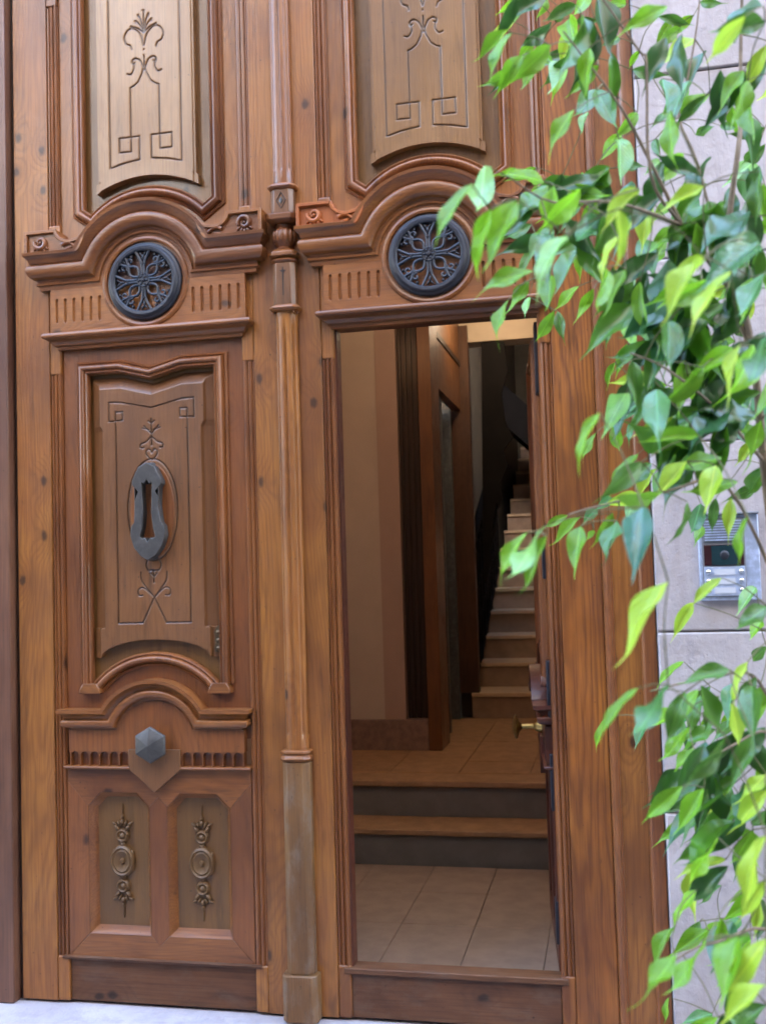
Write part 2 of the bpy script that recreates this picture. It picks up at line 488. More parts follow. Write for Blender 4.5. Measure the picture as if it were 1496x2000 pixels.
def mir(pts):
    return [(-a, b) for a, b in pts]

def smooth_line(pts, n=6):
    P = [np.array(q, float) for q in pts]
    out = []
    for i in range(len(P) - 1):
        a, b, c, d = P[max(i - 1, 0)], P[i], P[i + 1], P[min(i + 2, len(P) - 1)]
        for k in range(n):
            t = k / n
            out.append(tuple(0.5 * ((2 * b) + (-a + c) * t + (2 * a - 5 * b + 4 * c - d) * t * t + (-a + 3 * b - 3 * c + d) * t ** 3)))
    out.append(tuple(P[-1]))
    return out

def empty(name, loc=(0, 0, 0), label=None, cat=None, group=None, kind=None):
    o = bpy.data.objects.new(name, None)
    o.empty_display_size = 0.1
    COL.objects.link(o)
    o.location = loc
    return tag(o, label, cat, group, kind)

def tag(o, label=None, cat=None, group=None, kind=None):
    for k, v in (('label', label), ('category', cat), ('group', group), ('kind', kind)):
        if v:
            o[k] = v
    return o

def link(name, me, parent=None, loc=(0, 0, 0), label=None, bevel=0.0, seg=2):
    o = bpy.data.objects.new(name, me)
    COL.objects.link(o)
    o.parent = parent
    o.location = loc
    if label:
        o['label'] = label
    if bevel:
        b = o.modifiers.new('bevel', 'BEVEL')
        b.width = bevel; b.segments = seg; b.limit_method = 'ANGLE'; b.angle_limit = radians(40)
        b.harden_normals = False
    return o

def part(name, mb, mat, parent=None, loc=(0, 0, 0), label=None, bevel=0.0, smooth=38.0):
    return link(name, mb.mesh(name, mat, smooth), parent, loc, label, bevel)

def copy_part(o, parent, loc=None):
    c = o.copy()
    COL.objects.link(c)
    c.parent = parent
    c.matrix_parent_inverse = Matrix()
    if loc is not None:
        c.location = loc
    for ch in list(o.children):
        copy_part(ch, c)
    return c

# ------------------------------------------------------------------ setting: street, doorstep, wall
def strip(name, x0, x1, y0, y1, z, mat, kind='structure'):
    mb = MB()
    mb.add([(x0, y0, z), (x1, y0, z), (x1, y1, z), (x0, y1, z)], [(0, 1, 2, 3)])
    return tag(part(name, mb, mat, smooth=0), kind=kind)
strip('street', -300, 300, -300, -0.62, -0.16, ASPHALT)
step = part('doorstep', MB().box(-2.62, 0.14, -0.05, 0.46, -0.18, -0.006), SILL, bevel=0.012)
tag(step, kind='structure')
part('pavement', MB().box(-30, 30, 0.47, 2.1, -0.3, -0.14), stone_mat('pavement_stone', (0.36, 0.34, 0.33), (0.26, 0.25, 0.24)))['kind'] = 'structure'

wall = empty('stone_wall', (0.14, 0, 0), 'pale limestone facade of large blocks beside the open wicket door', 'wall')
part('wall_core', MB().box(0.0, 45.0, -0.5, 0.028, -0.2, 13.0).box(-45, -2.90, -0.5, 0.03, -0.2, 13.0).box(-2.895, -0.005, -0.5, 0.03, 4.72, 13.0), MORTAR, wall)
courses = [(-0.16, 0.760), (0.765, 1.371), (1.377, 2.02), (2.025, 2.663), (2.668, 3.316), (3.321, 3.95), (3.955, 4.6)]
rs = random.Random(3)
for i, (z0, z1) in enumerate(courses):
    x = 0.002
    for k in range(3):
        w = [0.92, 1.18][(i + k) % 2] + rs.uniform(-0.06, 0.06)
        pr = 0.045 + rs.uniform(-0.003, 0.003)
        part('stone_block', MB().box(x, x + w, 0.0, pr, z0, z1), STONE, wall, bevel=0.006)
        x += w + 0.008

# the opposite side of the narrow street (behind the camera; it closes the sky that the varnish mirrors)
def house(label, x0, x1, y, h, mat, rows, cols):
    t = empty('house', (x0, y, 0), label, 'house')
    part('wall', MB().box(0, x1 - x0, -6, 0, -0.2, h), mat, t)
    part('cornice', MB().box(-0.1, x1 - x0 + 0.1, -6, 0.3, h, h + 0.3), mat, t)
    # facade faces +y, so protrusion is negative here
    f = MB().box(-0.55, 0.55, -0.03, 0.03, 0, 1.9)
    me = f.mesh('window', SHUTTER)
    for r in range(rows):
        for c in range(cols):
            o = link('window', me, t, ((c + 0.5) * (x1 - x0) / cols, 0.02, 1.2 + r * 3.1))
    return t
def house_back(label, x0, x1, y, h, mat, rows, cols):
    t = house(label, x0, x1, y, h, mat, rows, cols)
    for ch in t.children:
        if ch.name.startswith(('wall', 'cornice')):
            ch.location.y = -6.0 if ch.name.startswith('wall') else -5.8
    return t
house_back('tall grey brown town house across the street', -3.9, 45.0, -6.0, 14.5, RENDER_A, 3, 16)
house_back('low pale town house across the street, between two tall ones', -8.2, -4.0, -6.6, 4.7, RENDER_B, 1, 2)
house_back('unseen white house added behind the low pale house to brighten the varnish', -26.0, -5.0, -17.0, 15.0, RENDER_C, 4, 7)  # added house; its sunlit face gives the varnish its glare
house_back('tall pale town house farther along across the street', -45.0, -8.3, -6.3, 11.0, RENDER_B, 3, 12)

# ------------------------------------------------------------------ door frame
frame = empty('door_frame', (-1.1, 0, 0), 'tall old timber door frame set between the door leaves and limestone wall', 'door frame')
FX = 1.1
part('jamb', MB().box(-2.75 + FX, -2.305 + FX, -0.12, 0.055, -0.004, 4.6), W_JAMB, frame, bevel=0.005, label='purple brown jamb beside the closed leaf')
part('jamb_bead', MB().vprism([(-2.430 + FX, .0551), (-2.425 + FX, .066), (-2.405 + FX, .066), (-2.398 + FX, .0551)], -0.003, 4.6), W_JAMB, frame, bevel=0.003)
part('jamb_rebate', MB().box(-2.304 + FX, -2.27 + FX, -0.12, 0.004, -0.004, 4.6), W_DARKIN, frame)  # rebate face in shade; its darkness is put into the timber colour
part('jamb', MB().box(-0.036 + FX, 0.094 + FX, -0.12, 0.014, -0.004, 4.6), W_STILE, frame, bevel=0.002, label='honey brown jamb board beside the open wicket')
part('jamb_bead', MB().vprism([(-0.037 + FX, 0.0), (-0.037 + FX, .020), (-0.032 + FX, .030), (-0.022 + FX, .034), (-0.012 + FX, .030), (-0.009 + FX, .022), (-0.004 + FX, .020), (-0.001 + FX, .012), (-0.001 + FX, 0)], -0.003, 4.6), W_MOULD, frame)
part('outer_jamb_moulding', MB().vprism([(0.084 + FX, 0.0), (0.084 + FX, .022), (0.089 + FX, .032), (0.096 + FX, .036), (0.104 + FX, .030), (0.136 + FX, .027), (0.136 + FX, -0.1)], -0.003, 4.6), W_REDDISH, frame)
part('door_head', MB().box(-2.74 + FX, 0.136 + FX, -0.12, 0.05, 4.6, 4.72), W_JAMB, frame, bevel=0.004)

# ------------------------------------------------------------------ door leaves
XL, XR = -1.716, -0.605
leaf_l = empty('closed_door_leaf', (XL, 0, 0), 'closed carved wooden door leaf with iron knocker and hexagonal knob', 'door leaf')
leaf_r = empty('wicket_door_leaf', (XR, 0, 0), 'carved wooden door leaf around the open wicket doorway', 'door leaf')

# profiles (offset across the path, protrusion)
def rnd_profile(n0, n1, p0, p1, bulge, k=7):
    """half-round between two offsets"""
    return [(n0 + (n1 - n0) * (0.5 - 0.5 * cos(pi * i / k)), p0 + (p1 - p0) * i / k + bulge * sin(pi * i / k)) for i in range(k + 1)]
BOLECTION = [(-0.026, -0.012), (-0.026, 0.012), (-0.019, 0.018), (-0.014, 0.014)] + rnd_profile(-0.012, 0.010, 0.020, 0.030, 0.012) + [(0.013, 0.026), (0.020, 0.030), (0.026, 0.022), (0.026, -0.004)]
BOLECTION_IN = [(-n, p) for n, p in reversed(BOLECTION)]
REED = [(-0.025, 0.004), (-0.025, 0.009), (-0.021, 0.013), (-0.016, 0.013), (-0.013, 0.008), (-0.010, 0.013), (-0.004, 0.0165), (0.001, 0.015), (0.004, 0.009), (0.008, 0.015), (0.014, 0.019), (0.019, 0.017), (0.022, 0.011), (0.025, 0.0115), (0.025, 0.0)]
CORNICE = [(0.0, 0.0), (0.0, 0.046), (0.016, 0.048), (0.019, 0.056), (0.027, 0.058), (0.030, 0.050), (0.040, 0.054)] + rnd_profile(0.042, 0.094, 0.060, 0.076, 0.016, 8) + [(0.098, 0.070), (0.104, 0.076), (0.114, 0.079), (0.124, 0.086), (0.130, 0.094), (0.142, 0.096), (0.142, 0.0)]
LOWCORNICE = [(0.0, 0.0), (0.0, 0.030), (0.010, 0.032), (0.013, 0.040)] + rnd_profile(0.014, 0.044, 0.046, 0.054, 0.012, 7) + [(0.046, 0.048), (0.054, 0.050), (0.064, 0.060), (0.068, 0.070), (0.070, 0.074), (0.084, 0.075), (0.084, 0.0)]
LEDGE = [(0.0, 0.0), (0.0, 0.030), (0.012, 0.032), (0.016, 0.042), (0.028, 0.048), (0.034, 0.058), (0.038, 0.066)] + rnd_profile(0.040, 0.064, 0.066, 0.060, 0.014, 7) + [(0.066, 0.044), (0.066, 0.0)]

def stile_boards(parent, us, ztop, stops, mat, p=0.02):
    """the outer upright with stopped reeds along its inner edge; us = (outer, inner) with sign"""
    u_out, sgn = us
    a, b = sorted((u_out, sgn * 0.424))
    part('stile', MB().box(a, b, -0.05, p, 0.004, ztop), mat, parent, bevel=0.0025)
    z = 0.004
    for z0, z1 in stops + [(ztop, ztop)]:
        a, b = sorted((sgn * 0.374, sgn * 0.4238))
        if z0 > z + 0.01:
            part('stile_edge', MB().box(a, b, -0.05, p - 0.001, z, z0), mat, parent, bevel=0.006)
        z = z1
    for z0, z1 in stops:
        path = [(sgn * 0.399, z0 - 0.004), (sgn * 0.399, min(z1, ztop) + 0.004)]
        pr = REED if sgn < 0 else [(n, q) for n, q in REED]
        if sgn > 0:
            path = path[::-1]
        pr = [(-n, q) for n, q in reversed(REED)]
        part('reeded_moulding', MB().sweep(path, pr, ends='cut', caps=False), W_MOULD, parent)

ZT = 4.5
# ---- upper section, built on the closed leaf and copied to the other one
def upper_section(L):
    P_ = []
    arc_up = arc(0, 2.79, 0.322, 136.5, 43.5, 26)
    edge = [(-0.292, 3.056), (-0.232, 3.013)] + arc_up[1:-1] + [(0.232, 3.013), (0.292, 3.056)]
    spand = [(-0.374, 2.52), (0.374, 2.52), (0.374, ZT), (0.292, ZT)] + edge[::-1] + [(-0.292, ZT), (-0.374, ZT)]
    P_.append(part('upper_rail', MB().plate(spand, -0.03, 0.004), W_STILE, L))
    P_.append(part('panel_bed', MB().box(-0.30, 0.30, -0.04, -0.014, 2.95, ZT), W_BED, L))
    path = [(-0.292, ZT)] + edge + [(0.292, ZT)]
    P_.append(part('bolection_moulding', MB().sweep(path, BOLECTION, ends='cut', caps=False), W_MOULD, L))
    # raised field with engraved lines
    fr = [(0.15, 4.45), (0.15, 3.222), (0.092, 3.236), (0.025, 3.245), (0.025, 3.338), (0.110, 3.338), (0.110, 3.280), (0.0605, 3.280), (0.0605, 3.536), (0.045, 3.542), (0.026, 3.556), (0.010, 3.588), (0.001, 3.625)]
    lines = [fr, mir(fr)]
    def sym(pts):
        q = smooth_line(pts, 6)
        lines.append(q); lines.append(mir(q))
    sym([(0.001, 3.70), (0.014, 3.745), (0.042, 3.772), (0.067, 3.768), (0.082, 3.742), (0.076, 3.716), (0.058, 3.706), (0.052, 3.690)])
    sym([(0.001, 3.60), (0.016, 3.638), (0.036, 3.651), (0.050, 3.643), (0.049, 3.630), (0.040, 3.634)])
    sym([(0.049, 3.640), (0.044, 3.612), (0.056, 3.590), (0.072, 3.593)])
    for du, dv in ((0.0, 3.842), (0.021, 3.826), (0.033, 3.803), (0.052, 3.782)):
        sym([(0.001, 3.752), (du * 0.45, 3.752 + (dv - 3.752) * 0.6), (du, dv)])
        sym([(du, dv - 0.008), (du + 0.002, dv)])
    lines.append([(0, 3.682), (0, 3.684)])
    lines.append([(0, 3.625), (0, 3.66)])
    bot = lambda u: 3.127 + 0.053 * (1 - min(1, (abs(u) / 0.213)) ** 2)
    top = lambda u: ZT - 0.02
    H = lambda U, V: np.where(np.abs(U) > 0.196, 0.017, 0.023)
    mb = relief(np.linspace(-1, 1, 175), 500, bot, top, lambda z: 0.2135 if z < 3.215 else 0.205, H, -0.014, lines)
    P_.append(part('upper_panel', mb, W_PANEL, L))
    # cornice over the iron rosette
    cz = 2.752
    cp = [(-0.405, cz)] + [(-0.172, cz)] + arc(0, cz, 0.172, 176, 4, 30) + [(0.172, cz), (0.405, cz)]
    P_.append(part('cornice', MB().arch(0.402, cz, 0.172, cz, CORNICE), W_MOULD_H, L))
    P_.append(part('rosette_board', MB().plate(arc(0, 2.752, 0.180, 0, 352, 44), 0.0, 0.043), W_MOULD_H, L))
    P_.append(part('rosette_ring', MB().rev(0, 2.752, [(0.158, 0.0432), (0.160, 0.052), (0.168, 0.055), (0.176, 0.052), (0.181, 0.0437)], 48), W_MOULD_H, L))
    # fluted frieze
    def fl(U, V):
        h = np.full(U.shape, 0.045)
        for i in range(6):
            for sgn in (1, -1):
                c0 = sgn * (0.193 + 0.0365 * i)
                dv = np.maximum(0, np.abs(V - 2.666) - 0.043)
                d = np.hypot(U - c0, dv)
                h = np.where(d < 0.0058, 0.045 - 0.009 * np.sqrt(np.clip(1 - (d / 0.0058) ** 2, 0, 1)), h)
        return h
    P_.append(part('fluted_frieze', relief(np.linspace(-1, 1, 420), 70, lambda u: 2.57, lambda u: 2.757, lambda z: 0.402, fl, 0.0), W_STILE_H, L))
    P_.append(part('ledge_moulding', MB().sweep([(-0.352, 2.514), (0.352, 2.514)], LEDGE, ends='return'), W_MOULD_H, L))
    # scroll blocks on top of the cornice
    for sgn in (-1, 1):
        a0 = [(0.488, 2.884), (0.488, 2.978), (0.352, 2.978)] + smooth_line([(0.352, 2.978), (0.345, 2.958), (0.328, 2.940), (0.302, 2.932), (0.283, 2.934)], 4)[1:] + [(0.262, 2.938), (0.238, 2.960), (0.228, 2.952), (0.236, 2.925), (0.252, 2.895), (0.262, 2.884)]
        o = [(sgn * a, b) for a, b in a0]
        if sgn > 0:
            o = o[::-1]
        blk = part('scroll_block', MB().plate(o, 0.0, 0.080), W_MOULD_H, L, bevel=0.0015)
        rim = MB()
        pr = [(0.0, 0.0795), (0.0, 0.0925), (0.0015, 0.094), (0.0105, 0.094), (0.012, 0.092), (0.012, 0.0795)]
        area = sum(o[i][0] * o[(i + 1) % len(o)][1] - o[(i + 1) % len(o)][0] * o[i][1] for i in range(len(o)))
        oo = o if area > 0 else o[::-1]
        rim.sweep(oo, pr, closed=True)
        part('block_rim', rim, W_MOULD_H, blk)
        ro = MB()
        cu_, cv_ = sgn * 0.420, 2.931
        sp = [(cu_ + sgn * (-0.026 + 0.004) * 0 + 0.026 * (1 - t * 0.62) * cos(sgn * (pi * 1.1 - t * 7.2)) , -0.086, cv_ + 0.026 * (1 - t * 0.62) * sin(sgn * (pi * 1.1 - t * 7.2))) for t in np.linspace(0, 1, 26)]
        ro.tube(sp, [0.0035 + 0.006 * sin(pi * min(1, 0.15 + t)) for t in np.linspace(0, 1, 26)], 8)
        ro.blob(cu_, cv_, 0.081, 0.008, 0.008, 0.012)
        for t in range(5):
            an = -2.4 + t * 0.42
            ro.blob(cu_ + 0.031 * cos(an), cv_ + 0.031 * sin(an), 0.081, 0.011, 0.006, 0.008, an)
        part('carved_rose', ro, W_MOULD, blk)
        vo = MB()
        cu_, cv_ = sgn * 0.268, 2.915
        sp = [(sgn * (0.33 - 0.055 * t), -0.086, 2.915 + 0.012 * sin(t * 3) - 0.01 * t) for t in np.linspace(0, 1, 8)]
        vo.tube(sp, [0.008 - 0.003 * t for t in np.linspace(0, 1, 8)], 8)
        vo.rev(sgn * 0.262, 2.915, [(0.001, 0.094), (0.006, 0.093), (0.009, 0.088), (0.0125, 0.089), (0.015, 0.084), (0.015, 0.078)], 16)
        vo.blob(sgn * 0.305, 2.900, 0.081, 0.020, 0.006, 0.008, -0.2 * sgn)
        part('carved_volute', vo, W_MOULD, blk)
        P_.append(blk)
    # iron rosette grille
    g = part('rosette_grille', MB().rev(0, 2.752, [(0.116, 0.050), (0.117, 0.066), (0.122, 0.071), (0.131, 0.072), (0.137, 0.068), (0.140, 0.062), (0.147, 0.060), (0.151, 0.055), (0.152, 0.043)], 56), IRON, L)
    part('grille_back', MB().rev(0, 2.752, [(0.0005, 0.0445), (0.118, 0.0445)], 40), GLAZE, g)
    tr = MB()
    C0 = (0.0, 2.752)
    def at(r, a, h=0.062):
        return (C0[0] + r * cos(a), -h, C0[1] + r * sin(a))
    for k in range(8):
        a = k * pi / 4 + 0.02
        if k % 2 == 0:
            for s_ in (-1, 1):
                tr.tube([at(r, a + s_ * d) for r, d in ((0.026, 0.20), (0.050, 0.085), (0.075, 0.10), (0.098, 0.19), (0.117, 0.24))], [0.0062, 0.0054, 0.0054, 0.0058, 0.006], 6)
            tr.blob(*[at(0.090, a)[0], at(0.090, a)[2]], 0.061, 0.014, 0.0055, 0.006, a)
            for s_ in (-1, 1):
                q = at(0.104, a + s_ * 0.075)
                tr.blob(q[0], q[2], 0.061, 0.011, 0.0042, 0.005, a + s_ * 0.6)
            q = at(0.066, a)
            tr.rev(q[0], q[2], [(0.0005, 0.068), (0.003, 0.068), (0.0065, 0.063), (0.0065, 0.055)], 10)
        else:
            for s_ in (-1, 1):
                tr.tube(smooth_line([(r, s_ * d) for r, d in ((0.024, 0.10), (0.040, 0.36), (0.060, 0.33), (0.078, 0.0))], 4) and
                        [at(r, a + d) for r, d in smooth_line([(0.024, s_ * 0.12), (0.040, s_ * 0.36), (0.060, s_ * 0.33), (0.080, s_ * 0.02)], 4)], 0.0056, 6)
                sc = []
                cc = at(0.094, a + s_ * 0.20)
                for t in np.linspace(0, 1, 12):
                    rr = 0.014 * (1 - 0.7 * t)
                    an = a + pi * 0.9 + s_ * (0.6 + t * 6.0)
                    sc.append((cc[0] + rr * cos(an), -0.062, cc[2] + rr * sin(an)))
                tr.tube(sc, 0.0050, 6)
                tr.tube([at(r, a + s_ * d) for r, d in ((0.080, 0.02), (0.092, 0.035), (0.104, 0.10), (0.117, 0.12))], 0.0055, 6)
                q = at(0.109, a + s_ * 0.33)
                tr.rev(q[0], q[2], [(0.0005, 0.066), (0.004, 0.066), (0.0065, 0.061), (0.0065, 0.055)], 10)
            q = at(0.110, a)
            tr.blob(q[0], q[2], 0.061, 0.010, 0.0045, 0.005, a)
    part('tracery', tr, IRON, g)
    hb = MB().rev(0, 2.752, [(0.0005, 0.078), (0.006, 0.077), (0.009, 0.070), (0.018, 0.069), (0.024, 0.071), (0.028, 0.066), (0.029, 0.050)], 24)
    for k in range(6):
        q = (0.0155 * cos(k * pi / 3), 0.0155 * sin(k * pi / 3))
        hb.blob(C0[0] + q[0], C0[1] + q[1], 0.069, 0.0062, 0.0045, 0.006, k * pi / 3)
    part('hub_flower', hb, IRON, g)
    P_.append(g)
    return P_

# ---- lower section: middle panel, lower cornice, two small panels
def lower_section(L):
    P_ = []
    vtop = [(-0.286, 2.437), (-0.128, 2.437), (0.0, 2.404), (0.128, 2.437), (0.286, 2.437)]
    low = [(-0.286, 1.200), (-0.232, 1.197)] + arc(0, 0.988, 0.313, 138, 42, 26)[1:-1] + [(0.232, 1.197), (0.286, 1.200)]
    hole = low + vtop[::-1]
    outer = [(-0.3735, 1.0), (0.3735, 1.0), (0.3735, 2.515), (-0.3735, 2.515)]
    P_.append(part('middle_frame', MB().plate(outer, -0.03, 0.004, [hole[::-1]]), W_REDDISH, L))
    P_.append(part('panel_bed', MB().box(-0.30, 0.30, -0.04, -0.014, 1.0, 2.47), W_BED, L))
    up = [(-0.286, 1.205)] + vtop + [(0.286, 1.205)]
    P_.append(part('panel_moulding', MB().sweep(up, BOLECTION_IN, ends='cut'), W_MOULD, L))
    lm = [(-0.236, 1.194)] + arc(0, 0.988, 0.313, 139, 41, 28)[1:-1] + [(0.236, 1.194)]
    P_.append(part('arched_moulding', MB().sweep(lm, BOLECTION, ends='cut'), W_MOULD, L))
    for s in (-1, 1):
        a, b = sorted((s * 0.218, s * 0.308))
        P_.append(part('moulding_foot', MB().plate([(a, 1.172), (b, 1.172), (b - 0.004, 1.19), (b - 0.016, 1.21), (a + 0.016, 1.21), (a + 0.004, 1.19)], -0.012, 0.042), W_MOULD_H, L, bevel=0.003))
    # raised and fielded panel
    lines = []
    fr = [(0.0, 2.266), (0.125, 2.294), (0.176, 2.296), (0.176, 2.221), (0.119, 2.224), (0.119, 2.257), (0.148, 2.257), (0.148, 1.438), (0.048, 1.438), (0.0, 1.535)]
    lines += [fr, mir(fr)]
    def sym(pts, n=5):
        q = smooth_line(pts, n)
        lines.append(q); lines.append(mir(q))
    sym([(0.0, 1.535), (0.030, 1.562), (0.050, 1.573), (0.066, 1.562), (0.062, 1.543), (0.048, 1.543)])
    sym([(0.0, 1.535), (0.022, 1.560), (0.050, 1.598), (0.054, 1.632)])
    sym([(0.0, 1.690), (0.022, 1.680), (0.030, 1.658), (0.020, 1.637), (0.004, 1.640)])
    sym([(0.0, 1.640), (0.0, 1.592)], 2); sym([(0.0, 1.612), (0.012, 1.626)], 2); sym([(0.0, 1.635), (0.016, 1.640)], 2)
    sym([(0.0, 2.062), (0.020, 2.080), (0.022, 2.098), (0.010, 2.104), (0.0, 2.090)])
    sym([(0.0, 2.155), (0.022, 2.134), (0.044, 2.126), (0.046, 2.112), (0.034, 2.111)])
    sym([(0.0, 2.12), (0.0, 2.224)], 2); sym([(0.0, 2.165), (0.030, 2.196)], 2); sym([(0.010, 2.180), (0.036, 2.188)], 2); sym([(0.0, 2.205), (0.012, 2.214)], 2)
    ov = [(0.102 * cos(t), 1.871 + 0.196 * sin(t)) for t in np.linspace(0, 2 * pi, 60)]
    lines.append(ov)
    def top(u):
        u = abs(u)
        return 2.398 if u > 0.128 else 2.365 + 0.033 * u / 0.128
    bot = lambda u: 1.305 + 0.070 * sqrt(max(0, 1 - (min(abs(u), 0.2229) / 0.223) ** 2))
    def wf(z):
        return 0.252
    def H(U, V):
        t = np.where(np.abs(U) > 0.128, 2.398, 2.365 + 0.033 * np.abs(U) / 0.128)
        side = np.where(V > 2.205, 0.215, np.where(V > 2.185, 0.203 + 0.012 * (V - 2.185) / 0.02, np.where(V < 1.42, 0.225, 0.203)))
        au = np.abs(U)
        h_side = np.where(au < side, 0.018, np.where(au < side + 0.006, 0.018 - (au - side) / 0.006 * 0.012, np.clip(0.006 - (au - side - 0.006) * 0.35, -0.0135, 1)))
        h_top = np.clip(-0.013 + (t - V) / 0.048 * 0.031, -0.013, 0.018)
        return np.minimum(h_side, h_top)
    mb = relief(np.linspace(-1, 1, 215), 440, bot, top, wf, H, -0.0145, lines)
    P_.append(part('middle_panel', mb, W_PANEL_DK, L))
    # lower cornice with its arch
    cz = 1.03
    cp = [(-0.318, cz)] + [(-0.152, cz)] + arc(0, 0.985, 0.158, 163, 17, 28) + [(0.152, cz), (0.318, cz)]
    P_.append(part('lower_cornice', MB().arch(0.315, cz, 0.158, 0.985, LOWCORNICE), W_MOULD_H, L))
    band = [(-0.355, 0.952), (0.355, 0.952), (0.355, 1.034), (0.150, 1.034)] + arc(0, 0.985, 0.160, 18, 162, 20) + [(-0.150, 1.034), (-0.355, 1.034)]
    P_.append(part('knob_board', MB().plate(band, 0.0, 0.034), W_REDDISH, L))
    def dent(U, V):
        h = np.full(U.shape, 0.034)
        for sgn in (1, -1):
            for i in range(6):
                c0 = sgn * (0.128 + 0.0405 * i)
                d = np.hypot(U - c0, np.maximum(0, V - 0.935))
                h = np.where(d < 0.0165, 0.012 + 0.004 * (d / 0.0165) ** 2, h)
        return np.where(np.abs(U) < 0.108, 0.034, h)
    P_.append(part('fluted_band', relief(np.linspace(-1, 1, 300), 34, lambda u: 0.897, lambda u: 0.9525, lambda z: 0.352, dent, 0.0), W_REDDISH, L))
    P_.append(part('thin_ledge', MB().sweep([(-0.335, 0.884), (0.335, 0.884)], [(0, 0), (0, 0.020)] + rnd_profile(0.001, 0.014, 0.034, 0.036, 0.008, 5) + [(0.014, 0.0)], ends='return'), W_MOULD_H, L))
    P_.append(part('shield_board', MB().plate([(-0.104, 0.962), (-0.104, 0.888), (0.0, 0.802), (0.104, 0.888), (0.104, 0.962)], 0.0, 0.046), W_PANEL_DK, L, bevel=0.002))
    # framed pair of small panels
    oc = lambda a, b: [(a, 0.262), (b, 0.262), (b, 0.742), (b - 0.052, 0.794), (a + 0.052, 0.794), (a, 0.742)]
    o1, o2 = oc(-0.287, -0.036), oc(0.036, 0.287)
    P_.append(part('small_panel_bed', MB().box(-0.34, 0.34, -0.04, -0.020, 0.2, 0.84), W_BED, L))
    # members: two uprights, a muntin, head and foot pieces
    def member(name, poly, mat):
        P_.append(part(name, MB().plate(poly, -0.03, 0.016), mat, L, bevel=0.0012))
    member('frame_upright', [(-0.3725, 0.176), (-0.288, 0.2615), (-0.288, 0.742), (-0.3725, 0.8335)], W_REDDISH)
    member('frame_upright', [(0.3725, 0.176), (0.3725, 0.8335), (0.288, 0.742), (0.288, 0.2615)], W_REDDISH)
    member('frame_foot', [(-0.372, 0.175), (0.372, 0.175), (0.287, 0.261), (0.036, 0.261), (0.0, 0.225), (-0.036, 0.261), (-0.287, 0.261)], W_MOULD_H)
    member('frame_muntin', [(0.0, 0.226), (0.0355, 0.2625), (0.0355, 0.742), (0.0, 0.778), (-0.0355, 0.742), (-0.0355, 0.2625)], W_REDDISH)
    member('frame_head', [(-0.372, 0.834), (-0.2875, 0.7425), (-0.2355, 0.7945), (-0.0875, 0.7945), (-0.036, 0.743), (0.0, 0.779), (0.036, 0.743), (0.0875, 0.7945), (0.2355, 0.7945), (0.2875, 0.7425), (0.372, 0.834), (0.372, 0.885), (-0.372, 0.885)], W_MOULD_H)
    for o, cu_ in ((o1, -0.1615), (o2, 0.1615)):
        pr = [(0.0005, 0.0155), (0.004, 0.011), (0.022, -0.018), (0.024, -0.0205)]
        P_.append(part('panel_splay', MB().sweep(o, pr, closed=True), W_MOULD_H, L))
        mb = MB()
        p0 = -0.019
        mb.rev(cu_, 0.530, [(0.0005, p0 + 0.020), (0.006, p0 + 0.019), (0.010, p0 + 0.010), (0.020, p0 + 0.012), (0.032, p0 + 0.020), (0.037, p0 + 0.016), (0.042, p0 + 0.022), (0.048, p0 + 0.016), (0.050, p0)], 28, squash=1.22)
        for sg in (1, -1):
            yb = 0.530 + sg * 0.095
            mb.rev(cu_, yb, [(0.0005, p0 + 0.018), (0.008, p0 + 0.015), (0.013, p0 + 0.008), (0.020, p0 + 0.016), (0.026, p0 + 0.010), (0.028, p0)], 18)
            for s2 in (1, -1):
                mb.blob(cu_ + s2 * 0.022, yb + sg * 0.030, p0 + 0.003, 0.016, 0.008, 0.014, s2 * sg * 0.9)
                mb.blob(cu_ + s2 * 0.031, yb + sg * 0.046, p0 + 0.003, 0.013, 0.005, 0.011, s2 * sg * 0.45)
                mb.blob(cu_ + s2 * 0.014, yb + sg * 0.046, p0 + 0.003, 0.013, 0.006, 0.012, s2 * sg * 1.2)
                mb.blob(cu_ + s2 * 0.040, 0.530 + sg * 0.030, p0 + 0.002, 0.014, 0.006, 0.012, s2 * sg * 1.9)
            mb.blob(cu_, yb + sg * 0.052, p0 + 0.003, 0.009, 0.013, 0.015)
            mb.blob(cu_, yb + sg * 0.070, p0 + 0.003, 0.006, 0.010, 0.011)
            mb.blob(cu_, yb + sg * 0.098, p0 + 0.001, 0.0032, 0.026, 0.006)
            mb.blob(cu_, yb - sg * 0.034, p0 + 0.003, 0.012, 0.012, 0.012)
        P_.append(part('carved_ornament', mb, W_CARVE, L))
    return P_

up_parts = upper_section(leaf_l)
for o in up_parts:
    c = copy_part(o, leaf_r)
low_parts = lower_section(leaf_l)

# orange replacement scroll block on the wicket leaf (its end next to the middle post)
blk = [o for o in leaf_r.children if o.name.startswith('scroll_block')]
for b in blk:
    vs = b.data.vertices
    if sum(v.co.x for v in vs) < 0:
        b['label'] = 'orange replacement scroll block'
        for o in [b] + list(b.children):
            o.data = o.data.copy()
            o.data.materials[0] = W_NEW

stops_l = [(0.172, 2.42), (3.02, 3.915)]
stile_boards(leaf_l, (-0.571, -1), ZT, stops_l, W_STILE)
stile_boards(leaf_l, (0.558, 1), ZT, stops_l, W_STILE)
stops_r = [(0.190, 2.405), (3.02, ZT)]
stile_boards(leaf_r, (-0.552, -1), ZT, stops_r, W_STILE)
stile_boards(leaf_r, (0.567, 1), ZT, stops_r, W_BOLD)

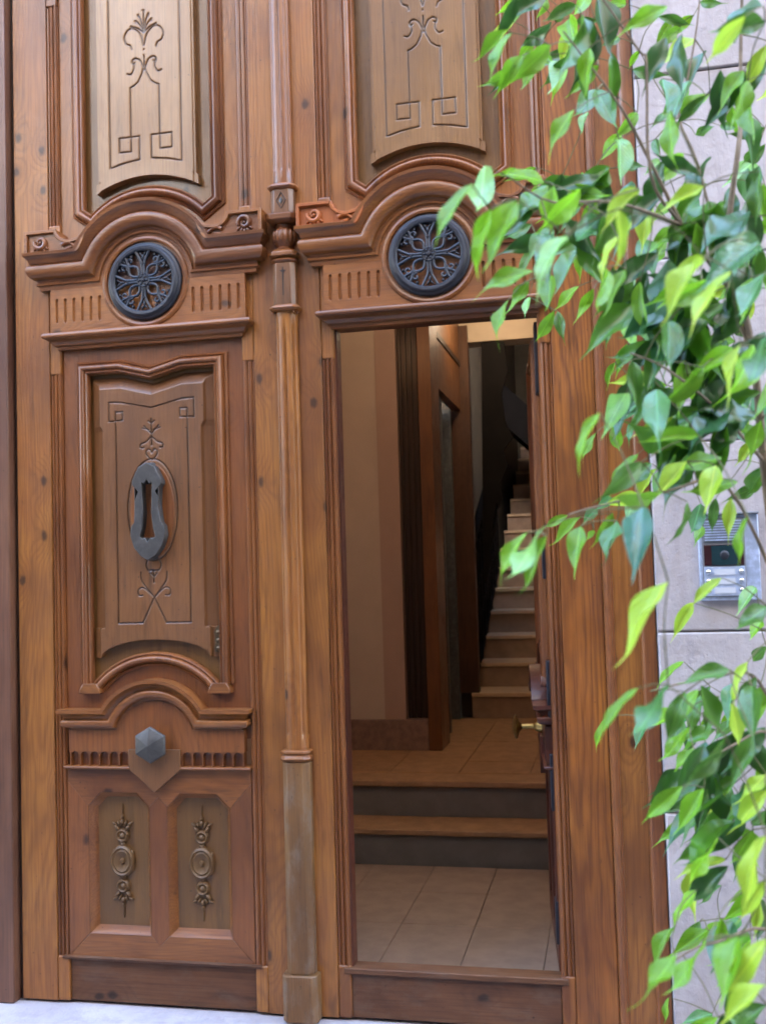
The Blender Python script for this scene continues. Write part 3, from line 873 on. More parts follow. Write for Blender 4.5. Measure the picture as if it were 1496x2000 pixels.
part('kick_board', MB().box(-0.3735, 0.3735, -0.05, 0.008, 0.006, 0.1665), W_WORN, leaf_l, bevel=0.002)
part('foot_ledge', MB().sweep([(-0.372, 0.162), (0.372, 0.162)], [(0, 0), (0, 0.018), (0.004, 0.026), (0.011, 0.028), (0.015, 0.020), (0.015, 0)], ends='return'), W_WORN, leaf_l)
part('kick_board', MB().box(-0.3735, 0.3735, -0.05, 0.012, 0.006, 0.160), W_WORN, leaf_r, bevel=0.002)
part('wicket_sill', MB().box(-0.400, 0.400, -0.055, 0.024, 0.1605, 0.183), W_WORN, leaf_r, bevel=0.004)
part('wicket_lining', MB().box(-0.3735, -0.368, -0.055, 0.004, 0.1835, 2.514), W_RED, leaf_r)
part('wicket_lining', MB().box(-0.3675, 0.3735, -0.055, -0.002, 2.5155, 2.5195), W_RED, leaf_r)

# knob, knocker, keyhole plate of the closed leaf
k = part('knob', MB().rev(0.0, 0.985, [(0.0005, 0.108), (0.004, 0.1075), (0.066, 0.082), (0.070, 0.074), (0.052, 0.060), (0.030, 0.052), (0.028, 0.0345)], 6, a0=pi / 6), IRON_GREY, leaf_l, bevel=0.002, smooth=20)
k['label'] = 'hexagonal grey iron knob'
kn = part('door_knocker', MB().plate([(a, 1.862 + b) for a, b in
     [(-0.004, 0.186), (-0.034, 0.170), (-0.060, 0.118), (-0.060, 0.104), (-0.050, 0.092), (-0.052, 0.0), (-0.054, -0.040), (-0.066, -0.056), (-0.070, -0.092), (-0.056, -0.136), (-0.030, -0.168), (0.0, -0.186),
      (0.030, -0.168), (0.056, -0.136), (0.070, -0.092), (0.066, -0.056), (0.054, -0.040), (0.046, 0.020), (0.050, 0.092), (0.060, 0.104), (0.060, 0.118), (0.034, 0.170), (0.004, 0.186)]], 0.030, 0.070,
     [[(a, 1.862 + b) for a, b in [(-0.020, 0.112), (-0.010, 0.104), (0.0, 0.122), (0.010, 0.104), (0.020, 0.112), (0.020, 0.060), (0.016, 0.0), (0.022, -0.060), (0.032, -0.096), (0.020, -0.104), (0.012, -0.098), (0.0, -0.116), (-0.012, -0.098), (-0.020, -0.104), (-0.032, -0.096), (-0.022, -0.060), (-0.016, 0.0), (-0.020, 0.060)]]]),
     IRON_GREY, leaf_l, bevel=0.004)
part('knocker_hinge', MB().plate([(-0.034, 2.012), (0.034, 2.012), (0.012, 2.052), (-0.012, 2.052)], 0.016, 0.0295), IRON_GREY, kn, bevel=0.004)
part('knocker_striker', MB().rev(0, 1.700, [(0.0005, 0.0298), (0.018, 0.0298), (0.022, 0.026), (0.024, 0.017)], 16), IRON_GREY, kn)
part('knocker_plate', MB().plate([(0.090 * cos(t), 1.866 + 0.182 * sin(t)) for t in np.linspace(0, 2 * pi, 48)[:-1]], 0.012, 0.021), W_MOULD, kn, bevel=0.002)
ky = MB().plate([(0.256 + a, 1.368 + b) for a, b in [(-0.014, -0.045), (0.014, -0.045), (0.018, -0.03), (0.013, -0.012), (0.017, 0.0), (0.013, 0.012), (0.018, 0.03), (0.012, 0.045), (0.0, 0.056), (-0.012, 0.045), (-0.018, 0.03), (-0.013, 0.012), (-0.017, 0.0), (-0.013, -0.012), (-0.018, -0.03)]], 0.004, 0.016)
for q in (-0.03, 0.0, 0.03):
    ky.rev(0.256, 1.368 + q, [(0.0005, 0.024), (0.005, 0.022), (0.009, 0.018), (0.010, 0.014)], 12)
part('keyhole_plate', ky, BRONZE, leaf_l, bevel=0.001)

# ---- middle post on the closed leaf
PX = -1.1575 - XL
def octs(w, p, c):
    h = w / 2
    return [(PX - h, 0.0), (PX - h, p - c), (PX - h + c, p), (PX + h - c, p), (PX + h, p - c), (PX + h, 0.0)]
def flute_sec(w, p, flutes, amt, n=72):
    o = []
    for i in range(n + 1):
        t = pi - pi * i / n
        d = 1.0 - amt * max(0.0, cos(t * flutes)) ** 1.2 if amt else 1.0
        o.append((PX + w / 2 * cos(t) * d, 0.018 + (p - 0.018) * sin(t) * d))
    return [(PX - w / 2, 0.0)] + o + [(PX + w / 2, 0.0)]
post = MB()
def shaft(w, p, z0, z1):
    secs = [(z0, 0), (z0 + 0.05, 0), (z0 + 0.068, 0.2), (z1 - 0.068, 0.2), (z1 - 0.05, 0), (z1, 0)]
    mb = MB()
    m = None
    vs, fs = [], []
    for z, a in secs:
        sec = flute_sec(w, p, 8, a)
        m = len(sec)
        vs += [(x, -q, z) for x, q in sec]
    for i in range(len(secs) - 1):
        for k2 in range(m - 1):
            fs.append((i * m + k2, i * m + k2 + 1, (i + 1) * m + k2 + 1, (i + 1) * m + k2))
    mb.add(vs, fs)
    return mb
pp = part('middle_post', shaft(0.086, 0.060, 0.968, 2.592), W_STILE, leaf_l)
pp['label'] = 'slender fluted post covering the joint of the two leaves'
part('post_shaft', shaft(0.080, 0.060, 3.074, ZT), W_MOULD, pp)
part('post_plinth', MB().vprism(octs(0.132, 0.084, 0.018), 0.001, 0.166), W_WORN_V, pp, bevel=0.004)
part('post_pedestal', MB().vprism(octs(0.104, 0.070, 0.022), 0.166, 0.922), W_WORN_V, pp, bevel=0.003)
def slab(z0, z1, w, p, prof):
    """horizontal moulding round the three free faces"""
    mb = MB()
    rings = []
    for dz, o in prof:
        rings.append([(a + (1 if a > PX else -1) * o, q + (o if q > 0 else 0), z0 + dz * (z1 - z0)) for a, q in octs(w, p, 0.02)])
    m = 6
    vs = [(a, -q, z) for r in rings for a, q, z in r]
    fs = []
    for i in range(len(rings) - 1):
        for k2 in range(m - 1):
            fs.append((i * m + k2, i * m + k2 + 1, (i + 1) * m + k2 + 1, (i + 1) * m + k2))
    fs.append(tuple(range(m)))
    fs.append(tuple((len(rings) - 1) * m + i for i in reversed(range(m))))
    mb.add(vs, fs)
    return mb
RND = [(0, -0.002), (0.0, 0.004), (0.25, 0.010), (0.5, 0.012), (0.75, 0.010), (1.0, 0.004), (1.0, -0.002)]
part('post_cap', slab(0.922, 0.968, 0.092, 0.066, [(0, -0.004), (0.1, 0.006), (0.3, 0.012), (0.5, 0.008), (0.6, 0.004), (0.75, 0.010), (0.9, 0.010), (1, 0.0)]), W_MOULD_H, pp, bevel=0.001)
part('post_ring', slab(2.590, 2.612, 0.092, 0.066, RND), W_MOULD_H, pp)
bd = MB()
for a in (-0.044, 0.036, 0.046):
    bd.blob(PX + a, 2.583, 0.058 if abs(a) < 0.045 else 0.044, 0.005, 0.005, 0.005)
part('post_bead', bd, W_MOULD, pp)
blk2 = part('post_block', MB().vprism(octs(0.088, 0.064, 0.016), 2.612, 2.772), W_PANEL_DK, pp, bevel=0.002)
ar = MB().plate([(PX - 0.002, 2.648), (PX + 0.002, 2.648), (PX + 0.003, 2.735), (PX + 0.013, 2.742), (PX + 0.003, 2.744), (PX, 2.760), (PX - 0.003, 2.744), (PX - 0.013, 2.742), (PX - 0.003, 2.735)], 0.060, 0.0648)
part('incised_arrow', ar, W_DARKIN, blk2)
part('post_ring', slab(2.772, 2.792, 0.078, 0.058, RND), W_MOULD_H, pp)
part('post_ring', slab(2.792, 2.822, 0.088, 0.066, [(0, 0), (0.15, 0.012), (0.6, 0.012), (1.0, 0.0)]), W_MOULD_H, pp, bevel=0.002)
bulb = MB().vlathe(PX, -0.030, [(0.030, 2.815), (0.034, 2.826), (0.028, 2.834), (0.040, 2.852), (0.045, 2.872), (0.040, 2.893), (0.030, 2.908), (0.034, 2.918), (0.030, 2.926)], 28)
for i in range(7):
    t = pi + pi * (i + 0.5) / 7
    bulb.blob(PX + 0.040 * cos(t), 2.874, 0.030 - 0.040 * sin(t), 0.0085, 0.026, 0.0085)
part('post_bulb', bulb, W_MOULD, pp)
part('post_abacus', slab(2.922, 2.956, 0.104, 0.078, [(0, -0.008), (0.1, 0.0), (0.35, 0.008), (0.9, 0.009), (1.0, 0.002)]), W_MOULD_H, pp, bevel=0.002)
b3 = part('post_block', MB().vprism(octs(0.088, 0.064, 0.016), 2.956, 3.052), W_PANEL_DK, pp, bevel=0.002)
dm = MB().sweep([(PX, 2.982), (PX + 0.016, 3.008), (PX, 3.034), (PX - 0.016, 3.008)], [(0, 0.0638), (-0.002, 0.067), (-0.004, 0.0638)], closed=True)
dm.add([(PX, -0.0655, 2.992), (PX + 0.010, -0.0642, 3.008), (PX, -0.0642, 3.024), (PX - 0.010, -0.0642, 3.008), (PX, -0.070, 3.008)], [(0, 1, 4), (1, 2, 4), (2, 3, 4), (3, 0, 4)])
part('carved_diamond', dm, W_DARKIN, b3)
part('post_ring', slab(3.052, 3.074, 0.088, 0.062, RND), W_MOULD_H, pp)

# ------------------------------------------------------------------ wicket door, swung into the hall
wick = empty('wicket_door', (-0.2235, 0.045, 0), 'inner wicket door swung open into the hall with brass knob', 'wicket door')
HALF = 0.3735
for o in low_parts:
    c = copy_part(o, wick, (-HALF - 0.004, 0, 0))
    for q in [c] + list(c.children):
        q.data = q.data.copy()
        q.data.materials[0] = W_MOULD if q.name.startswith('panel_moulding') else W_RED  # moulding gets a lighter wood; the daylight on it is put into colour
part('wicket_edge', MB().box(-2 * HALF - 0.006, -2 * HALF + 0.004, -0.046, 0.006, 0.192, 2.512), W_STILE, wick, bevel=0.002)
part('back_boards', MB().box(-2 * HALF + 0.0045, -0.005, -0.046, -0.0405, 0.193, 2.511), W_RED, wick)
kb = MB().rev(-HALF - 0.004, 0.985, [(0.0005, 0.150), (0.016, 0.149), (0.036, 0.144), (0.050, 0.135), (0.044, 0.129), (0.022, 0.123), (0.010, 0.112), (0.010, 0.066), (0.022, 0.054), (0.028, 0.034)], 24)
part('brass_knob', kb, BRASS, wick, label='brass knob on the wicket door')
for z, d in ((0.35, 0.075), (0.84, 0.10), (1.17, 0.10), (1.64, 0.075), (2.37, 0.13)):
    h = MB().plate([(-0.070, z - d), (-0.002, z - d), (-0.002, z + d), (-0.070, z + d)], 0.0045, 0.022)
    part('strap_hinge', h, IRON, wick, bevel=0.003)
wick.rotation_euler = (0, 0, -radians(84.2))

# ------------------------------------------------------------------ intercom
ic = empty('intercom', (0.375, -0.045, 1.62), 'blue grey metal intercom panel with camera and bell buttons on the stone wall', 'intercom')
part('housing', MB().box(-0.088, 0.108, -0.01, 0.022, -0.142, 0.146), ALU, ic, bevel=0.004)
part('face_plate', MB().box(-0.078, 0.062, 0.0222, 0.027, -0.130, 0.136), DKGREY, ic, bevel=0.002)
part('speaker_grille', MB().box(-0.072, 0.056, 0.027, 0.029, 0.056, 0.132), DKGREY, ic)
sl = MB()
for i in range(8):
    sl.box(-0.068, 0.052, 0.0292, 0.034, 0.060 + i * 0.009, 0.0645 + i * 0.009)
part('grille_slats', sl, ALU, ic)['kind'] = 'stuff'
part('camera_window', MB().box(-0.072, 0.056, 0.027, 0.030, -0.024, 0.046), DKRED, ic, bevel=0.001)
part('camera_pane', MB().box(-0.048, 0.036, 0.0302, 0.032, -0.022, 0.044), DKGLASS, ic)
part('camera_lens', MB().rev(-0.006, 0.011, [(0.0005, 0.036), (0.007, 0.036), (0.013, 0.034), (0.015, 0.0322)], 20), IRON, ic)
part('button_plate', MB().box(-0.074, 0.058, 0.0272, 0.0295, -0.126, -0.028), ALU, ic, bevel=0.001)
bm = MB().rev(0, 0, [(0.0005, 0.037), (0.004, 0.0365), (0.008, 0.034), (0.009, 0.0295)], 16).mesh('bell_button', CHROME)
cm = MB().box(-0.038, 0.030, 0.0297, 0.0312, -0.010, 0.010).mesh('name_card', WHITE)
for z in (-0.046, -0.077, -0.108):
    for x in (-0.061, 0.045):
        link('bell_button', bm, ic, (x, 0, z))
    link('name_card', cm, ic, (-0.004, 0, z))
part('rain_lip', MB().box(-0.090, 0.110, -0.01, 0.040, 0.1465, 0.154), DKGREY, ic, bevel=0.002)

# ------------------------------------------------------------------ entrance hall
LAMP_A, LAMP_B = 0.28, 0.62
ZU = 0.394
strip('hall_floor', -2.4, 0.9, 0.06, 1.96, -0.012, GROUT)
fl = bpy.data.objects['hall_floor']
tx = [-2.335, -1.667, -1.001, -0.669, -0.337, -0.003, 0.330, 0.66]
tx = [-2.01, -1.672, -1.338, -1.004, -0.668, -0.334, 0.0, 0.334, 0.668]
ty = [0.07, 0.52, 1.02, 1.49, 1.945]
tm = MB().box(-0.1655, 0.1655, -0.2485, 0.0, 0, 0)
for i in range(len(tx) - 1):
    for j in range(len(ty) - 1):
        x0, x1, y0, y1 = tx[i] + 0.0012, tx[i + 1] - 0.0012, ty[j] + 0.0012, ty[j + 1] - 0.0012
        mb = MB().box(x0, x1, -y1, -y0, -0.03, rs.uniform(-0.0006, 0.0006))
        part('floor_tile', mb, TILE, fl, bevel=0.0015)
steps = part('hall_steps', MB().box(-2.4, 0.9, -2.265, -1.966, -0.05, 0.160).box(-2.4, 0.9, -11.6, -2.27, -0.05, ZU - 0.036), RISER)
steps['kind'] = 'structure'
part('tread', MB().box(-2.4, 0.9, -2.266, -1.945, 0.1605, 0.1915), TREAD, steps, bevel=0.006, label='worn ochre tread')
part('upper_bed', MB().box(-2.4, 0.9, -4.775, -2.50, ZU - 0.0355, ZU - 0.012), GROUT, steps)
part('nosing', MB().box(-2.4, 0.9, -2.495, -2.250, ZU - 0.0355, ZU - 0.0005), TREAD, steps, bevel=0.006)
for i in range(7):
    for j in range(6):
        x0 = -2.2 + i * 0.42
        y0 = 2.5 + j * 0.375
        mb = MB().box(x0 + 0.002, x0 + 0.418, -(y0 + 0.373), -(y0 + 0.002), ZU - 0.03, ZU + rs.uniform(-0.0005, 0.0005))
        part('floor_tile', mb, TREAD, steps, bevel=0.001)

hw = empty('hall_wall', (-1.6, 3.25, 0), 'beige plastered hall wall above brown stone base, seen through the doorway', 'wall')
dx = 1.6
part('wall_face', MB().box(-2.6 + dx, -1.54 + dx, -0.5, -0.002, 0.6, 3.8), PLASTER, hw)
part('wall_pier', MB().box(-1.5395 + dx, -1.395 + dx, -0.5, 0.006, 0.6, 3.8), PLASTER_PINK, hw)
part('wall_base', MB().box(-2.6 + dx, -1.247 + dx, -0.3, 0.012, ZU, 0.599), BASE_STONE, hw, bevel=0.003)
part('side_wall', MB().box(-2.6 + dx, -2.05 + dx, 0.0125, 3.17, -0.05, 3.8), PLASTER, hw)

ds = empty('dark_screen', (-1.32, 3.30, 0.6), 'dark timber screen between beige hall wall and orange timber post', 'screen')
part('screen_board', MB().box(-0.075, 0.075, -0.06, -0.02, 0, 3.2), W_DARKIN, ds)
for i, x in enumerate((-0.06, -0.022, 0.016, 0.054)):
    part('screen_rail', MB().box(x - 0.009, x + 0.009, -0.0195, 0.004, 0.002, 3.19), W_DARKIN, ds, bevel=0.003)

lc = empty('lift_enclosure', (-1.2, 3.24, ZU), 'orange brown timber lift enclosure at the back of the hall', 'lift')
part('corner_post', MB().box(-0.045, 0.045, -0.335, 0.0, 0.0, 3.4), W_INSIDE, lc, bevel=0.004)
part('side_panel', MB().box(-0.04, 0.036, -1.70, -0.336, 2.50, 3.4), W_INSIDE, lc)
part('side_rail', MB().box(-0.045, 0.044, -1.70, -1.60, 0.0, 2.499), W_DARKIN, lc)
part('cover_strip', MB().box(0.0365, 0.046, -1.70, -0.336, 2.86, 2.90), W_DARKIN, lc)
part('door_jamb', MB().box(-0.19, -0.04, -1.5, -1.44, 0.0, 2.5), STEEL, lc, bevel=0.003)
part('door_jamb', MB().box(-0.06, -0.01, -0.80, -0.74, 0.0, 2.5), STEEL, lc)
part('lift_door', MB().box(-0.24, -0.195, -1.7, -0.34, 0.0, 2.5), STEEL, lc)
part('back_board', MB().box(-0.05, 0.11, -1.62, -1.52, 0.2, 3.2), W_UMBER, lc, bevel=0.003)

st = empty('staircase', (-0.6, 4.77, ZU), 'worn ochre stone staircase climbing at the back of the hall', 'staircase')
N = 14
for i in range(N):
    y0 = i * 0.44
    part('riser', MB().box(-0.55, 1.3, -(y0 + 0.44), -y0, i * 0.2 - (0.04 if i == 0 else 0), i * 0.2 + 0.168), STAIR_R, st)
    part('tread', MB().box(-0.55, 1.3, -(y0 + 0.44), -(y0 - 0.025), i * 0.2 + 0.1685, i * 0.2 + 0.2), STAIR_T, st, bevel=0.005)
rl = empty('stair_railing', (-1.14, 5.0, ZU), 'black wrought iron stair railing with dense scrollwork', 'railing')
sl_ = 0.2 / 0.44
part('handrail', MB().tube([(0, y, 1.42 + y * sl_) for y in (-0.1, 0.8, 1.6, 2.3)], 0.035, 8), BLACKMET, rl)
part('bottom_rail', MB().tube([(0, y, 0.30 + y * sl_) for y in (-0.1, 0.8, 1.6, 2.3)], 0.02, 6), BLACKMET, rl)
sp_ = MB()
og = [(0.104, 1.076), (0.133, 1.076), (0.177, 1.263), (0.168, 1.359), (0.228, 1.512), (0.215, 1.609), (0.287, 1.761), (0.271, 1.888), (0.339, 2.032), (0.31, 2.16), (0.389, 2.261), (0.335, 2.391), (0.309, 2.625), (0.367, 2.812), (0.342, 3.057), (0.156, 3.07)]
part('scroll_panel', sp_.plate(og[::-1], 0.15, 0.17), BLACKMET, rl, bevel=0.004)
bal = MB().tube([(0, 0, 0.30), (0, 0, 0.62), (0, 0, 1.42)], [0.013, 0.02, 0.013], 6)
for s_ in (-1, 1):
    for zc in (0.55, 0.85, 1.15):
        bal.tube([(0.0, s_ * (0.06 - 0.045 * t) * cos(t * 6.5), zc + (0.06 - 0.045 * t) * sin(t * 6.5) * 1.6) for t in np.linspace(0, 1, 16)], 0.012, 5)
bme = bal.mesh('baluster', BLACKMET)
for i in range(10):
    y = 0.05 + i * 0.22
    link('baluster', bme, rl, (0, y, y * sl_))
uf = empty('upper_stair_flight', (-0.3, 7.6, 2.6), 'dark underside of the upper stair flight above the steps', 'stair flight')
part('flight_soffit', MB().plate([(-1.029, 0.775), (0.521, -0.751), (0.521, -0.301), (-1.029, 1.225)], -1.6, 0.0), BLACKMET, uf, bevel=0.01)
hs = empty('hall_shell', (0, 0, 0), 'dim plastered back and side walls around the staircase', 'wall')
part('right_wall', MB().box(0.75, 0.9, -12.0, -0.55, -0.05, 5.5), PLASTER, hs)
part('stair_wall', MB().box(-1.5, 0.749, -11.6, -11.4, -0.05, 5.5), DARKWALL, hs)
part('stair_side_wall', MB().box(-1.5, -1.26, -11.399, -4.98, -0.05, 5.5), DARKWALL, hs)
part('beam', MB().box(-1.5, 0.749, -5.05, -4.80, 3.46, 3.84), CEIL, hs)
part('ceiling', MB().box(-2.6, 0.749, -4.799, -0.52, 3.80, 3.95), CEIL, hs)
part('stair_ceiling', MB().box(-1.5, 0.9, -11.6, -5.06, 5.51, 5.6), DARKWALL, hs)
part('street_side_wall', MB().box(-2.6, -2.33, -0.53, -0.13, -0.05, 4.6).box(0.16, 0.9, -0.545, -0.51, -0.05, 4.6), PLASTER, hs)

EM = NT('warm_lamp_glass')
EM.out(Base_Color=(0.9, 0.8, 0.6), Emission_Color=(1.0, 0.66, 0.34), Emission_Strength=0.9)
globe = MB().vlathe(0, 0, [(0.0005, -0.08), (0.05, -0.066), (0.08, -0.02), (0.08, 0.02), (0.05, 0.06), (0.03, 0.075)], 18).mesh('globe', EM.m)
rose = MB().vlathe(0, 0, [(0.031, 0.074), (0.04, 0.08), (0.07, 0.11), (0.08, 0.12)], 18).mesh('ceiling_rose', BRASS)
for lab, loc, en in (('warm glass globe lamp under the ceiling before the hall wall', (-0.95, 2.35, 3.68), LAMP_A),
                     ('warm glass globe lamp under the ceiling near the staircase', (-0.80, 4.15, 3.68), LAMP_B)):
    lamp = empty('ceiling_lamp', loc, lab, 'lamp', 'ceiling lamps of the hall')
    link('globe', globe, lamp)
    link('ceiling_rose', rose, lamp)
    pl = bpy.data.objects.new('lamp_light', bpy.data.lights.new('lamp_light', 'POINT'))
    COL.objects.link(pl)
    pl.parent = lamp
    pl.location = (0, 0, -0.16)
    pl.data.energy = en
    pl.data.color = (1.0, 0.78, 0.55)
    pl.data.shadow_soft_size = 0.06
